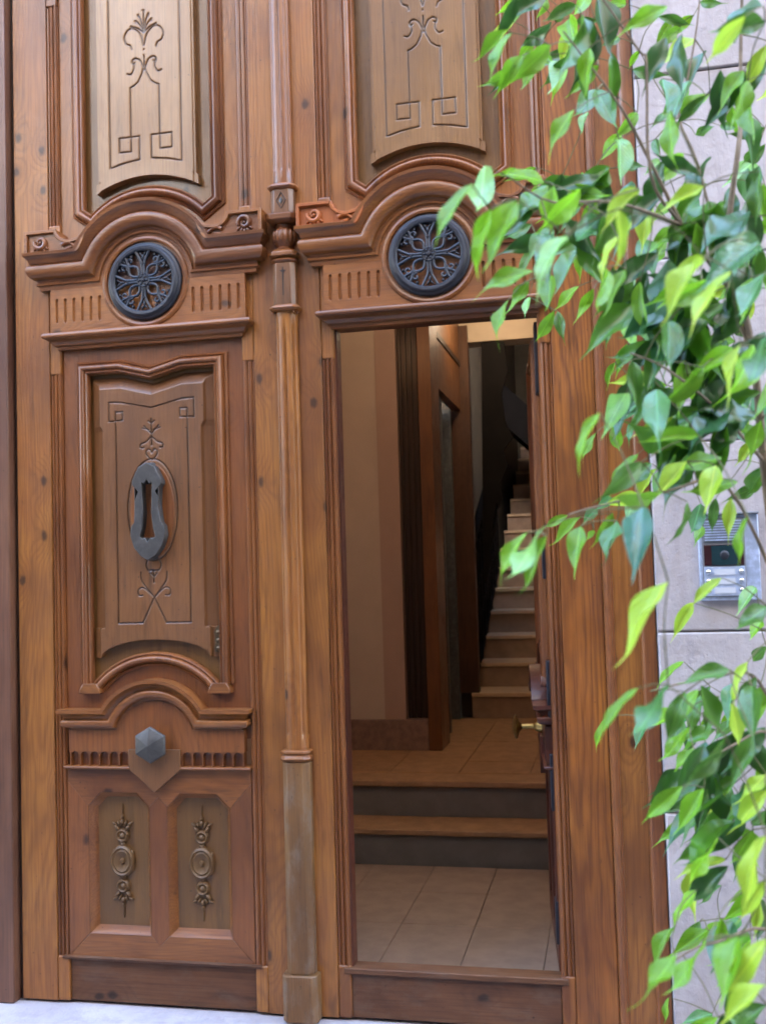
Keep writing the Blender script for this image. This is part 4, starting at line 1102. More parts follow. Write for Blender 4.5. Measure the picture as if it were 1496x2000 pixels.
LEAVES = [
(-0.142,-1.98,2.558,-0.206,-1.975,2.503,-0.23,-0.95,0.2,0.026,'m'),
(-0.138,-1.957,2.563,-0.185,-1.989,2.473,-0.47,-0.72,0.5,0.037,'m'),
(-0.144,-1.426,2.917,-0.222,-1.383,2.896,-0.16,-0.66,-0.74,0.025,'l'),
(-0.16,-1.265,2.983,-0.184,-1.286,2.921,0.1,-0.95,0.29,0.02,'m'),
(-0.103,-1.192,3.031,-0.131,-1.209,2.964,0.84,-0.48,-0.23,0.023,'m'),
(-0.027,-1.614,2.779,-0.102,-1.634,2.738,0.29,-0.96,-0.07,0.029,'d'),
(-0.048,-1.273,2.929,-0.039,-1.358,2.798,-0.45,-0.76,0.46,0.047,'l'),
(-0.133,-1.21,2.923,-0.192,-1.17,2.881,-0.26,-0.86,-0.44,0.027,'l'),
(-0.121,-1.242,2.888,-0.089,-1.308,2.792,-0.53,-0.77,0.35,0.034,'m'),
(-0.098,-1.746,2.616,-0.139,-1.775,2.53,-0.06,-0.93,0.35,0.03,'m'),
(-0.035,-1.375,2.779,-0.105,-1.469,2.672,-0.31,-0.61,0.73,0.053,'p'),
(0.013,-1.662,2.622,-0.059,-1.652,2.565,0.01,-0.98,-0.18,0.032,'m'),
(0.067,-1.203,2.899,0.017,-1.259,2.854,0.69,-0.72,0.13,0.025,'d'),
(0.01,-1.16,2.979,0.087,-1.197,2.98,-0.41,-0.86,-0.32,0.027,'d'),
(-0.039,-1.195,2.957,0.031,-1.218,2.941,-0.35,-0.91,-0.22,0.021,'d'),
(0.017,-1.491,2.647,-0.046,-1.578,2.559,0.26,-0.77,0.58,0.046,'d'),
(0.007,-1.617,2.592,0.046,-1.685,2.478,-0.09,-0.87,0.49,0.044,'d'),
(-0.034,-1.964,2.407,-0.089,-1.994,2.328,-0.21,-0.85,0.48,0.03,'l'),
(-0.015,-1.173,2.736,-0.038,-1.223,2.66,-0.61,-0.57,0.55,0.027,'p'),
(0.117,-1.141,2.893,0.086,-1.105,2.859,-0.36,-0.78,-0.51,0.017,'l'),
(0.095,-1.387,2.631,0.038,-1.418,2.559,0.53,-0.85,-0.05,0.03,'m'),
(0.059,-1.355,2.597,0.007,-1.39,2.521,0.07,-0.92,0.38,0.034,'l'),
(0.049,-1.55,2.51,0.054,-1.619,2.391,0.53,-0.73,0.44,0.047,'p'),
(0.089,-1.4,2.725,0.169,-1.436,2.682,-0.54,-0.74,-0.4,0.028,'d'),
(0.191,-1.61,2.591,0.132,-1.693,2.482,-0.33,-0.65,0.68,0.047,'b'),
(0.194,-1.105,2.745,0.131,-1.137,2.695,0.12,-0.89,0.43,0.024,'d'),
(0.165,-1.161,2.96,0.249,-1.171,2.921,-0.2,-0.96,-0.19,0.026,'d'),
(0.218,-1.115,2.95,0.152,-1.15,2.883,0.62,-0.76,-0.2,0.029,'m'),
(0.211,-2.287,2.373,0.164,-2.211,2.346,-0.6,-0.57,-0.56,0.026,'y'),
(0.268,-2.086,2.459,0.176,-2.129,2.434,0.44,-0.89,-0.1,0.033,'d'),
(0.31,-1.823,2.545,0.267,-1.799,2.471,-0.23,-0.96,-0.17,0.029,'y'),
(0.236,-1.196,2.64,0.281,-1.252,2.635,-0.76,-0.59,-0.26,0.023,'d'),
(0.304,-1.107,2.691,0.341,-1.15,2.663,-0.71,-0.69,0.11,0.021,'d'),
(0.203,-1.17,2.688,0.191,-1.128,2.67,-0.5,-0.46,-0.73,0.013,'m'),
(0.392,-1.208,2.595,0.341,-1.12,2.575,-0.47,-0.45,-0.76,0.035,'d'),
(-0.178,-2.095,2.275,-0.183,-2.179,2.158,-0.29,-0.77,0.57,0.049,'p'),
(-0.161,-2.421,2.127,-0.219,-2.451,2.048,-0.39,-0.73,0.56,0.035,'m'),
(-0.145,-1.218,2.594,-0.22,-1.224,2.557,0.34,-0.73,-0.59,0.027,'m'),
(-0.112,-2.315,2.136,-0.161,-2.358,2.024,-0.21,-0.88,0.43,0.039,'l'),
(-0.144,-2.365,2.11,-0.186,-2.333,2.024,-0.45,-0.89,-0.11,0.028,'l'),
(-0.159,-1.244,2.444,-0.237,-1.178,2.435,-0.6,-0.75,-0.28,0.035,'d'),
(-0.088,-1.155,2.58,-0.135,-1.214,2.521,0.31,-0.78,0.54,0.032,'m'),
(-0.129,-1.237,2.538,-0.174,-1.202,2.53,-0.56,-0.77,-0.32,0.016,'l'),
(-0.17,-1.247,2.525,-0.166,-1.294,2.464,0.23,-0.77,0.6,0.023,'p'),
(-0.082,-1.241,2.493,-0.15,-1.205,2.457,-0.32,-0.9,-0.3,0.028,'l'),
(-0.098,-1.542,2.339,-0.152,-1.615,2.249,0.17,-0.81,0.56,0.043,'d'),
(-0.046,-2.268,2.093,-0.101,-2.347,2.009,-0.28,-0.6,0.75,0.042,'p'),
(-0.06,-1.777,2.322,0.025,-1.858,2.286,-0.68,-0.73,0.03,0.038,'m'),
(-0.022,-1.203,2.561,-0.067,-1.272,2.517,0.71,-0.65,0.27,0.027,'m'),
(0.062,-2.189,2.178,-0.001,-2.225,2.11,-0.11,-0.83,0.54,0.031,'y'),
(0.173,-2.004,2.235,0.089,-2.025,2.192,-0.08,-0.82,0.56,0.028,'y'),
(0.028,-2.328,2.105,0.035,-2.296,2.025,0.61,-0.75,-0.25,0.024,'y'),
(0.111,-1.468,2.381,0.048,-1.453,2.333,-0.13,-0.98,-0.12,0.023,'y'),
(0.03,-1.97,2.176,-0.012,-2.005,2.093,-0.62,-0.56,0.55,0.032,'y'),
(0.005,-1.778,2.276,-0.049,-1.878,2.191,0.48,-0.7,0.53,0.043,'b'),
(0.09,-1.454,2.323,0.112,-1.552,2.204,-0.07,-0.78,0.63,0.046,'d'),
(0.163,-1.116,2.413,0.116,-1.164,2.325,0.46,-0.86,0.23,0.03,'m'),
(0.179,-1.925,2.14,0.108,-1.946,2.086,-0.03,-0.92,0.39,0.031,'y'),
(0.221,-2.239,2.069,0.126,-2.345,1.981,0.37,-0.77,0.52,0.047,'b'),
(0.414,-1.043,2.531,0.34,-1.16,2.427,0.34,-0.74,0.59,0.056,'m'),
(0.372,-1.108,2.446,0.34,-1.166,2.389,0.2,-0.74,0.65,0.025,'p'),
(0.387,-1.054,2.61,0.308,-1.161,2.531,0.56,-0.72,0.41,0.044,'p'),
(0.064,-1.23,2.569,0.113,-1.279,2.546,-0.7,-0.71,0.03,0.023,'d'),
(0.155,-1.119,2.612,0.116,-1.179,2.564,0.55,-0.71,0.43,0.028,'p'),
(0.2,-1.193,2.518,0.257,-1.251,2.509,-0.72,-0.68,-0.14,0.022,'m'),
(0.144,-1.162,2.653,0.151,-1.2,2.589,-0.56,-0.74,0.38,0.024,'d'),
(-0.004,-1.166,3.03,-0.04,-1.234,2.956,0.51,-0.74,0.43,0.034,'m'),
(0.089,-1.139,3.014,0.046,-1.197,2.996,0.81,-0.51,-0.28,0.022,'m'),
(-0.08,-1.281,2.919,-0.055,-1.324,2.929,-0.26,-0.35,-0.9,0.017,'d'),
(0.271,-1.098,3.015,0.317,-1.149,2.975,-0.81,-0.5,-0.29,0.024,'d'),
(-0.098,-1.663,2.2,-0.106,-1.726,2.104,-0.3,-0.78,0.54,0.036,'m'),
(-0.149,-1.555,2.223,-0.206,-1.543,2.15,-0.36,-0.93,0.12,0.029,'m'),
(-0.174,-1.798,2.124,-0.212,-1.833,2.037,-0.64,-0.58,0.51,0.033,'m'),
(-0.173,-1.214,2.274,-0.187,-1.255,2.218,-0.35,-0.72,0.6,0.024,'p'),
(-0.118,-1.143,2.251,-0.173,-1.099,2.175,0.07,-0.84,-0.54,0.032,'m'),
(-0.105,-1.242,2.227,-0.092,-1.259,2.142,-0.22,-0.96,0.16,0.027,'d'),
(-0.017,-1.283,2.264,-0.068,-1.261,2.185,-0.17,-0.97,-0.16,0.026,'l'),
(-0.054,-1.169,2.302,-0.12,-1.202,2.237,-0.04,-0.87,0.49,0.029,'l'),
(0.008,-2.068,2.096,-0.014,-2.135,2.002,0.92,-0.38,0.05,0.034,'m'),
(0.029,-1.225,2.308,0.007,-1.17,2.248,-0.33,-0.76,-0.57,0.026,'m'),
(0.053,-1.166,2.341,0.061,-1.272,2.213,0.1,-0.76,0.64,0.048,'p'),
(0.102,-1.41,2.183,0.086,-1.49,2.068,-0.73,-0.51,0.45,0.04,'p'),
(0.035,-1.484,2.155,-0.005,-1.46,2.082,-0.67,-0.74,0.13,0.029,'d'),
(0.107,-1.302,2.107,0.013,-1.352,2.07,0.09,-0.68,0.72,0.032,'d'),
(0.025,-1.214,2.098,-0.002,-1.192,2.033,-0.62,-0.78,-0,0.023,'m'),
(0.113,-1.92,2.034,0.105,-1.983,1.926,0.36,-0.82,0.45,0.043,'d'),
(0.137,-2.333,2.025,0.068,-2.368,1.933,-0.58,-0.52,0.63,0.034,'y'),
(0.236,-1.839,2.153,0.158,-1.932,2.066,0.38,-0.78,0.5,0.042,'b'),
(0.168,-2.354,1.998,0.099,-2.397,1.917,-0.5,-0.51,0.7,0.038,'y'),
(0.366,-1.084,2.254,0.325,-1.055,2.176,-0.33,-0.93,-0.17,0.032,'y'),
(0.187,-2.265,1.918,0.149,-2.275,1.827,-0.88,-0.26,0.39,0.031,'y'),
(0.137,-1.297,2.021,0.039,-1.346,1.996,0.17,-0.7,0.69,0.036,'l'),
(0.081,-2.052,1.895,0.073,-2.147,1.798,-0.2,-0.69,0.7,0.046,'b'),
(0.037,-1.811,1.929,-0.01,-1.902,1.841,0.22,-0.74,0.64,0.039,'p'),
(0.082,-1.126,2.015,0.024,-1.21,1.946,0.37,-0.73,0.58,0.036,'b'),
(-0.009,-2.289,1.83,-0.057,-2.317,1.755,-0.55,-0.61,0.57,0.026,'l'),
(-0.027,-1.157,1.937,-0.075,-1.146,1.864,-0.59,-0.76,0.28,0.026,'m'),
(0.02,-1.095,1.966,0.027,-1.012,1.891,-0.15,-0.66,-0.74,0.035,'m'),
(0.067,-1.09,1.968,0.044,-1.138,1.913,-0.31,-0.66,0.69,0.023,'b'),
(0.176,-1.102,1.97,0.164,-1.006,1.899,-0.39,-0.58,-0.72,0.041,'d'),
(0.218,-1.05,1.999,0.199,-1.127,1.923,-0.1,-0.68,0.72,0.031,'d'),
(0.217,-1.153,2.058,0.213,-1.097,1.986,-0.31,-0.76,-0.57,0.029,'l'),
(0.255,-1.313,2.063,0.217,-1.395,1.96,-0.63,-0.48,0.61,0.047,'l'),
(0.307,-1.471,2.079,0.246,-1.504,2.007,-0.38,-0.68,0.63,0.029,'m'),
(0.221,-2.268,1.926,0.182,-2.341,1.837,-0.43,-0.6,0.67,0.036,'b'),
(0.346,-1.063,2.036,0.304,-1.144,1.951,0.03,-0.73,0.68,0.034,'p'),
(0.298,-1.137,1.954,0.323,-1.214,1.879,-0.24,-0.71,0.66,0.033,'d'),
(0.057,-1.684,1.828,-0.009,-1.722,1.752,-0.43,-0.6,0.67,0.037,'m'),
(0.102,-1.151,1.856,0.035,-1.227,1.793,0.62,-0.74,0.24,0.035,'d'),
(0.144,-1.091,1.845,0.098,-1.171,1.761,-0.42,-0.53,0.73,0.041,'p'),
(0.178,-1.149,1.852,0.144,-1.203,1.819,0.41,-0.64,0.65,0.023,'d'),
(0.202,-1.114,1.845,0.144,-1.143,1.78,0.36,-0.93,0.1,0.026,'m'),
(0.262,-1.144,1.853,0.209,-1.056,1.802,-0.68,-0.63,-0.37,0.038,'y'),
(0.188,-1.824,1.787,0.158,-1.889,1.697,-0.15,-0.78,0.61,0.039,'y'),
(0.327,-1.302,1.887,0.276,-1.295,1.825,-0.34,-0.92,0.18,0.027,'y'),
(0.355,-1.245,1.83,0.311,-1.139,1.758,-0.64,-0.6,-0.49,0.04,'d'),
(0.24,-1.317,2.199,0.273,-1.227,2.135,-0.07,-0.56,-0.82,0.037,'d'),
(0.308,-1.07,2.214,0.367,-0.968,2.174,0.56,-0.56,-0.61,0.037,'d'),
(0.216,-1.066,2.198,0.257,-1.133,2.135,-0.42,-0.74,0.52,0.028,'d'),
(0.25,-1.07,2.147,0.295,-0.993,2.095,0.56,-0.66,-0.5,0.036,'d'),
(0.334,-1.108,2.096,0.283,-1.198,2.024,0.05,-0.64,0.77,0.041,'d'),
(-0.121,-2.226,1.667,-0.184,-2.222,1.591,-0.6,-0.64,0.47,0.029,'m'),
(-0.09,-2.329,1.671,-0.135,-2.415,1.59,-0.52,-0.43,0.74,0.039,'p'),
(-0.104,-1.15,1.738,-0.172,-1.138,1.706,-0.21,-0.98,0.06,0.023,'m'),
(-0.09,-2.282,1.659,-0.126,-2.292,1.573,-0.54,-0.78,0.32,0.029,'m'),
(-0.066,-1.363,1.723,-0.136,-1.406,1.651,-0.26,-0.7,0.66,0.03,'l'),
(-0.054,-1.835,1.686,-0.073,-1.907,1.601,-0.29,-0.7,0.65,0.035,'m'),
(-0.035,-1.163,1.749,-0.069,-1.229,1.708,0.39,-0.62,0.68,0.028,'b'),
(0.007,-1.18,1.774,-0.037,-1.249,1.743,0.57,-0.61,0.55,0.028,'b'),
(0.005,-1.728,1.713,-0.036,-1.737,1.643,0.44,-0.89,-0.14,0.026,'m'),
(0.011,-1.862,1.693,-0.018,-1.944,1.599,-0.7,-0.42,0.58,0.038,'b'),
(-0.041,-1.185,1.697,-0.06,-1.224,1.672,0.36,-0.62,0.7,0.015,'m'),
(0.059,-1.073,1.778,0.036,-1.149,1.714,0.07,-0.65,0.76,0.029,'p'),
(0.043,-2.352,1.691,0.022,-2.433,1.595,-0.08,-0.75,0.65,0.038,'B'),
(0.091,-1.13,1.689,0.066,-1.071,1.64,-0.17,-0.67,-0.72,0.026,'m'),
(0.072,-2.333,1.591,-0.008,-2.391,1.48,-0.67,-0.34,0.66,0.046,'y'),
(0.195,-1.763,1.584,0.131,-1.75,1.532,-0.53,-0.72,0.45,0.027,'y'),
(0.17,-1.363,1.524,0.116,-1.405,1.442,-0.03,-0.88,0.47,0.03,'y'),
(0.202,-2.132,1.681,0.175,-2.104,1.605,-0.89,-0.42,0.16,0.027,'m'),
(0.348,-1.008,1.545,0.288,-1.087,1.483,0.01,-0.62,0.78,0.036,'p'),
(0.279,-1.704,1.528,0.207,-1.785,1.484,0.37,-0.67,0.64,0.036,'d'),
(0.35,-1.071,1.468,0.311,-1.136,1.423,0.01,-0.57,0.82,0.03,'l'),
(0.027,-2.31,1.447,-0.036,-2.333,1.384,-0.54,-0.46,0.71,0.026,'m'),
(0.067,-2.314,1.452,0.014,-2.4,1.387,-0.39,-0.4,0.83,0.038,'b'),
(0.161,-1.08,1.369,0.084,-1.118,1.313,-0.34,-0.49,0.81,0.034,'l'),
(0.183,-1.945,1.435,0.093,-1.997,1.418,0.23,-0.65,0.72,0.031,'d'),
(0.228,-1.817,1.436,0.182,-1.829,1.358,-0.7,-0.51,0.5,0.027,'y'),
(0.368,-1.001,1.397,0.326,-0.934,1.345,-0.72,-0.65,-0.26,0.029,'d'),
(0.112,-1.926,1.396,0.07,-1.956,1.309,-0.15,-0.91,0.38,0.034,'d'),
(0.226,-1.03,1.302,0.162,-1.049,1.229,-0.27,-0.85,0.46,0.031,'d'),
(0.206,-1.49,1.335,0.161,-1.502,1.257,-0.52,-0.75,0.41,0.028,'d'),
(0.259,-1.663,1.392,0.213,-1.672,1.32,-0.24,-0.93,0.27,0.028,'d'),
(0.224,-1.892,1.401,0.207,-1.998,1.321,-0.23,-0.56,0.79,0.042,'d'),
(0.287,-1.029,1.245,0.242,-1.001,1.18,-0.48,-0.88,-0.05,0.028,'l'),
(0.218,-1.092,1.756,0.182,-1.198,1.669,0,-0.64,0.77,0.045,'b'),
(0.133,-1.869,1.721,0.114,-1.893,1.642,0.88,-0.47,-0.07,0.027,'d'),
(0.229,-1.363,1.754,0.215,-1.332,1.669,-0.33,-0.9,-0.28,0.025,'d'),
(0.233,-1.624,1.738,0.219,-1.649,1.649,-0.25,-0.92,0.3,0.026,'y'),
(0.223,-1.057,1.701,0.196,-1.118,1.655,0.11,-0.63,0.77,0.026,'m'),
(-0.023,-1.116,1.239,-0.072,-1.09,1.147,-0.78,-0.57,0.26,0.03,'m'),
(0.069,-1.157,1.241,0.03,-1.229,1.181,-0.16,-0.58,0.8,0.034,'b'),
(0.142,-1.145,1.235,0.111,-1.25,1.169,0.38,-0.57,0.72,0.041,'d'),
(0.181,-1.105,1.237,0.142,-1.123,1.167,0.65,-0.74,-0.18,0.023,'l'),
(0.235,-1.021,1.194,0.185,-0.963,1.164,-0.77,-0.64,0.03,0.026,'d'),
(0.276,-1.029,1.215,0.218,-1.118,1.183,0.39,-0.52,0.76,0.033,'d'),
(0.139,-1.655,1.255,0.085,-1.673,1.194,-0.58,-0.48,0.65,0.029,'m'),
(0.142,-2.26,1.376,0.082,-2.303,1.303,0.72,-0.66,-0.21,0.029,'d'),
(0.203,-2.055,1.343,0.158,-2.087,1.261,-0.18,-0.88,0.45,0.028,'d'),
(0.21,-1.63,1.18,0.147,-1.646,1.124,-0.38,-0.67,0.63,0.026,'y'),
(0.26,-1.734,1.222,0.197,-1.764,1.166,-0.36,-0.58,0.73,0.029,'y'),
(0.156,-1.618,1.137,0.095,-1.659,1.071,-0.52,-0.43,0.74,0.029,'d'),
(0.202,-1.355,1.073,0.139,-1.393,1.001,0.49,-0.87,0.04,0.028,'d'),
(0.149,-1.991,1.17,0.089,-2.034,1.098,0.76,-0.59,-0.27,0.033,'l'),
(0.267,-1.109,0.974,0.206,-1.11,0.905,0.39,-0.86,-0.34,0.026,'d'),
(0.189,-2.269,1.243,0.139,-2.257,1.132,-0.8,-0.52,0.31,0.04,'y'),
(0.215,-2.034,1.118,0.174,-1.992,1.035,-0.58,-0.81,-0.13,0.028,'y'),
(0.235,-0.988,0.802,0.172,-0.98,0.747,-0.61,-0.48,0.63,0.028,'d'),
(0.123,-1.819,1.034,0.065,-1.815,0.962,-0.71,-0.43,0.55,0.031,'l'),
(0.081,-1.861,0.982,0.029,-1.886,0.91,-0.7,-0.33,0.63,0.03,'m'),
(0.172,-1.091,0.744,0.119,-1.14,0.683,0.29,-0.85,0.43,0.031,'d'),
(0.226,-1.01,0.72,0.168,-1.049,0.661,-0.16,-0.74,0.65,0.029,'m'),
(0.114,-2.131,1.049,0.051,-2.16,0.973,-0.67,-0.3,0.68,0.034,'m'),
(0.064,-2.284,1.085,-0,-2.322,1.014,-0.65,-0.25,0.72,0.034,'m'),
(0.269,-1.068,0.748,0.217,-1.151,0.73,0.36,-0.41,0.84,0.029,'b'),
(0.153,-2.208,1.088,0.112,-2.301,1.023,-0.3,-0.45,0.84,0.037,'m'),
(0.184,-2.262,1.103,0.121,-2.24,1.006,-0.49,-0.87,0.12,0.032,'y'),
(0.255,-1.603,0.953,0.237,-1.619,0.881,-0.31,-0.91,0.28,0.023,'y'),
(0.179,-2.279,1.048,0.105,-2.314,1.005,-0.3,-0.43,0.85,0.03,'y'),
(0.195,-1.039,0.506,0.114,-1.124,0.513,0.57,-0.49,0.66,0.034,'b'),
(0.091,-1.091,0.559,0.076,-1.112,0.502,-0.62,-0.67,0.41,0.019,'m'),
(0.352,-0.97,0.985,0.316,-0.889,0.906,-0.39,-0.73,-0.57,0.034,'d'),
(0.275,-1.281,0.989,0.244,-1.231,0.892,-0.58,-0.79,-0.22,0.036,'d'),
(0.251,-1.41,2.643,0.15,-1.415,2.603,0.08,-0.99,-0.09,0.036,'m'),
(0.26,-1.926,2.439,0.226,-1.954,2.341,0.74,-0.67,-0.06,0.033,'m'),
(0.251,-1.129,2.968,0.176,-1.101,2.928,-0.19,-0.94,-0.29,0.03,'l'),
(0.343,-1.024,2.777,0.364,-0.985,2.681,-0.67,-0.62,-0.4,0.03,'m'),
(0.127,-2.01,2.545,0.04,-2.049,2.494,0.31,-0.93,0.17,0.029,'l'),
(0.291,-1.748,2.502,0.269,-1.829,2.368,-0.8,-0.44,0.4,0.05,'m'),
(0.123,-2.022,2.362,0.117,-2.043,2.25,-0.74,-0.66,0.16,0.034,'m'),
(0.218,-1.479,2.739,0.135,-1.528,2.669,-0.06,-0.78,0.62,0.039,'y'),
(0.205,-1.066,3,0.154,-1.049,2.926,-0.1,-0.98,-0.16,0.028,'m'),
(0.169,-1.675,2.417,0.096,-1.72,2.337,0.59,-0.8,-0.08,0.038,'l'),
(0.217,-1.667,2.531,0.149,-1.648,2.484,-0.14,-0.97,-0.19,0.023,'d'),
(0.419,-1.034,2.701,0.317,-1.063,2.679,0.33,-0.58,-0.75,0.032,'d'),
(0.142,-1.554,2.627,0.155,-1.619,2.508,0.66,-0.63,0.42,0.046,'b'),
(0.279,-1.744,2.538,0.22,-1.778,2.456,-0.21,-0.84,0.5,0.033,'m'),
(-0.109,-2.057,2.104,-0.208,-2.092,2.076,0.13,-0.83,0.55,0.034,'m'),
(0.041,-2.014,2.105,-0.002,-2.042,2.019,-0.52,-0.7,0.49,0.033,'m'),
(-0.032,-1.431,2.429,-0.097,-1.407,2.36,-0.49,-0.85,0.17,0.032,'d'),
(-0.043,-1.088,2.432,-0.056,-1.115,2.325,-0.34,-0.9,0.27,0.03,'l'),
(0.07,-1.815,2.133,0.079,-1.834,2.017,-0.67,-0.74,0.07,0.035,'m'),
(0.017,-1.674,2.349,-0.051,-1.655,2.274,-0.12,-0.98,-0.15,0.035,'m'),
(0.172,-1.996,2.081,0.084,-2.047,2.023,0.65,-0.61,-0.44,0.038,'l'),
(-0.097,-1.824,2.336,-0.18,-1.92,2.337,0.72,-0.61,0.33,0.037,'l'),
(0.245,-1.106,2.512,0.149,-1.215,2.416,-0.15,-0.57,0.81,0.055,'b'),
(0.367,-1.317,2.463,0.376,-1.279,2.357,0.06,-0.94,-0.33,0.031,'m'),
(0.197,-1.07,2.522,0.118,-1.108,2.455,-0.1,-0.81,0.58,0.036,'m'),
(-0.01,-1.589,2.426,-0.049,-1.618,2.331,0.65,-0.76,-0.04,0.033,'m'),
(-0.076,-1.878,2.308,-0.09,-1.893,2.2,-0.34,-0.92,0.18,0.035,'l'),
(0.157,-1.35,2.257,0.08,-1.338,2.18,0.3,-0.85,-0.44,0.034,'m'),
(0.264,-1.986,2.257,0.243,-1.995,2.162,-0.6,-0.77,0.2,0.031,'d'),
(-0.081,-1.999,2.182,-0.09,-2.074,2.066,-0.27,-0.8,0.54,0.038,'b'),
(0.244,-1.326,2.472,0.161,-1.365,2.422,0.11,-0.86,0.5,0.035,'d'),
(0.258,-1.728,2.262,0.203,-1.769,2.156,0.36,-0.92,0.17,0.035,'l'),
(-0.149,-1.259,2.383,-0.198,-1.288,2.294,-0.29,-0.85,0.43,0.03,'d'),
(0.269,-1.975,2.09,0.202,-2.062,1.999,-0.38,-0.51,0.77,0.044,'b'),
(0.176,-1.796,2.24,0.183,-1.769,2.15,0.3,-0.92,-0.25,0.031,'m'),
(0.158,-1.487,2.334,0.092,-1.52,2.259,0.19,-0.95,0.25,0.029,'m'),
(0.247,-1.441,2.293,0.296,-1.451,2.199,0.43,-0.85,0.32,0.036,'l'),
(-0.027,-2.047,2.237,-0.091,-2.088,2.151,0.74,-0.62,-0.26,0.039,'l'),
(0.106,-1.581,2.368,0.075,-1.62,2.249,-0.33,-0.87,0.37,0.043,'y'),
(0.29,-1.589,2.192,0.222,-1.569,2.135,-0.23,-0.97,-0.07,0.03,'m'),
(0.134,-1.043,2.297,0.142,-1.006,2.203,0.7,-0.68,-0.2,0.034,'m'),
(0.285,-1.533,2.168,0.186,-1.519,2.175,-0.15,-0.99,-0.03,0.028,'y'),
(0.146,-1.772,1.991,0.128,-1.816,1.875,0.2,-0.92,0.32,0.036,'m'),
(0.148,-1.286,2.019,0.084,-1.381,1.923,-0.24,-0.6,0.76,0.044,'m'),
(0.306,-0.997,2.144,0.279,-1.014,2.045,-0.6,-0.75,0.29,0.031,'m'),
(0.101,-1.437,2.015,0.004,-1.481,2.006,0.38,-0.89,0.26,0.036,'y'),
(0.048,-1.867,1.979,0.058,-1.886,1.878,0.14,-0.97,0.19,0.029,'d'),
(0.218,-1.784,2.089,0.147,-1.814,2.025,-0.1,-0.85,0.51,0.028,'d'),
(0.219,-1.9,1.983,0.134,-1.948,1.923,0.25,-0.9,0.36,0.031,'l'),
(0.217,-1.11,1.988,0.146,-1.207,1.898,-0.05,-0.66,0.75,0.043,'m'),
(0.327,-1.404,2.205,0.231,-1.497,2.172,0.37,-0.62,0.7,0.041,'b'),
(0.255,-1.902,2.102,0.229,-1.929,2.009,-0.38,-0.85,0.35,0.031,'l'),
(0.324,-1.057,2.006,0.339,-1.063,1.898,0.06,-1,0.06,0.03,'y'),
(0.333,-0.985,2.023,0.256,-1.02,1.946,0.63,-0.72,-0.29,0.036,'m'),
(0.355,-1.274,1.962,0.386,-1.274,1.861,0.03,-1,0,0.035,'y'),
(0.059,-1.052,2.174,0.021,-1.021,2.086,-0.26,-0.94,-0.22,0.028,'m'),
(0.328,-0.994,2.172,0.225,-1.053,2.167,0.46,-0.84,0.27,0.04,'m'),
(0.162,-1.934,1.946,0.088,-1.959,1.87,0.57,-0.76,-0.3,0.037,'m'),
(0.248,-1.939,1.977,0.203,-2.026,1.869,0.82,-0.56,0.11,0.049,'l'),
(0.073,-1.525,2.157,0.061,-1.61,2.032,-0.78,-0.48,0.4,0.049,'l'),
(0.204,-1.602,2.144,0.25,-1.61,2.064,-0.04,-1,0.08,0.026,'y'),
(0.312,-1.379,2.058,0.26,-1.418,1.964,-0.48,-0.68,0.55,0.033,'l'),
(0.187,-1.629,2.029,0.115,-1.617,1.963,0.1,-0.95,-0.28,0.029,'d'),
(0.166,-1.972,2.083,0.068,-2.022,2.044,0.29,-0.87,0.39,0.035,'m'),
(0.137,-1.672,1.897,0.046,-1.694,1.865,0.18,-0.97,0.16,0.034,'y'),
(0.337,-1.305,1.902,0.224,-1.363,1.914,0.43,-0.75,0.51,0.037,'m'),
(0.371,-0.965,1.801,0.278,-0.945,1.764,-0.04,-0.92,-0.39,0.032,'d'),
(0.283,-1.719,1.877,0.256,-1.681,1.775,-0.82,-0.58,-0,0.036,'m'),
(0.157,-1.479,1.936,0.117,-1.498,1.848,-0.44,-0.81,0.38,0.034,'m'),
(0.266,-1.563,1.899,0.165,-1.574,1.89,0.04,-0.84,0.54,0.035,'l'),
(0.231,-1.768,1.76,0.127,-1.781,1.74,0.05,-0.94,0.35,0.037,'m'),
(0.139,-1.811,1.798,0.073,-1.85,1.722,-0.2,-0.79,0.57,0.035,'y'),
(0.204,-1.77,1.805,0.106,-1.825,1.786,0.29,-0.73,0.61,0.035,'m'),
(0.147,-1.987,1.824,0.047,-2.026,1.818,0.31,-0.85,0.42,0.03,'m'),
(0.116,-1.145,1.844,0.049,-1.123,1.759,-0.61,-0.74,0.28,0.035,'y'),
(0.089,-1.883,1.741,-0.007,-1.984,1.728,0.46,-0.33,-0.82,0.045,'m'),
(0.056,-1.941,1.789,-0.022,-1.988,1.719,0.46,-0.88,0.08,0.035,'d'),
(0.077,-1.233,1.771,-0.03,-1.287,1.751,0.4,-0.89,0.22,0.033,'y'),
(0.153,-1.64,1.366,0.084,-1.676,1.294,-0.26,-0.74,0.62,0.035,'m'),
(0.247,-1.124,1.272,0.182,-1.137,1.197,0.5,-0.82,-0.28,0.034,'m'),
(0.255,-1.779,1.203,0.181,-1.76,1.115,-0.52,-0.81,0.27,0.035,'y'),
(0.141,-1.542,1.279,0.074,-1.585,1.209,-0.29,-0.67,0.69,0.033,'m'),
(0.271,-1.141,1.323,0.233,-1.229,1.238,-0.5,-0.49,0.72,0.038,'b'),
(0.179,-1.571,1.159,0.217,-1.581,1.066,0.46,-0.85,0.27,0.03,'y'),
(0.108,-1.786,1.209,0.025,-1.766,1.132,-0.37,-0.91,0.17,0.032,'m'),
(0.191,-1.865,1.368,0.212,-1.825,1.272,0.68,-0.72,-0.15,0.035,'y'),
(0.144,-1.807,1.21,0.085,-1.844,1.129,-0.24,-0.8,0.55,0.032,'m'),
(0.256,-1.651,1.228,0.287,-1.673,1.132,-0.31,-0.94,0.12,0.03,'l'),
(0.202,-0.971,1.254,0.128,-1.07,1.19,-0.13,-0.47,0.88,0.047,'b'),
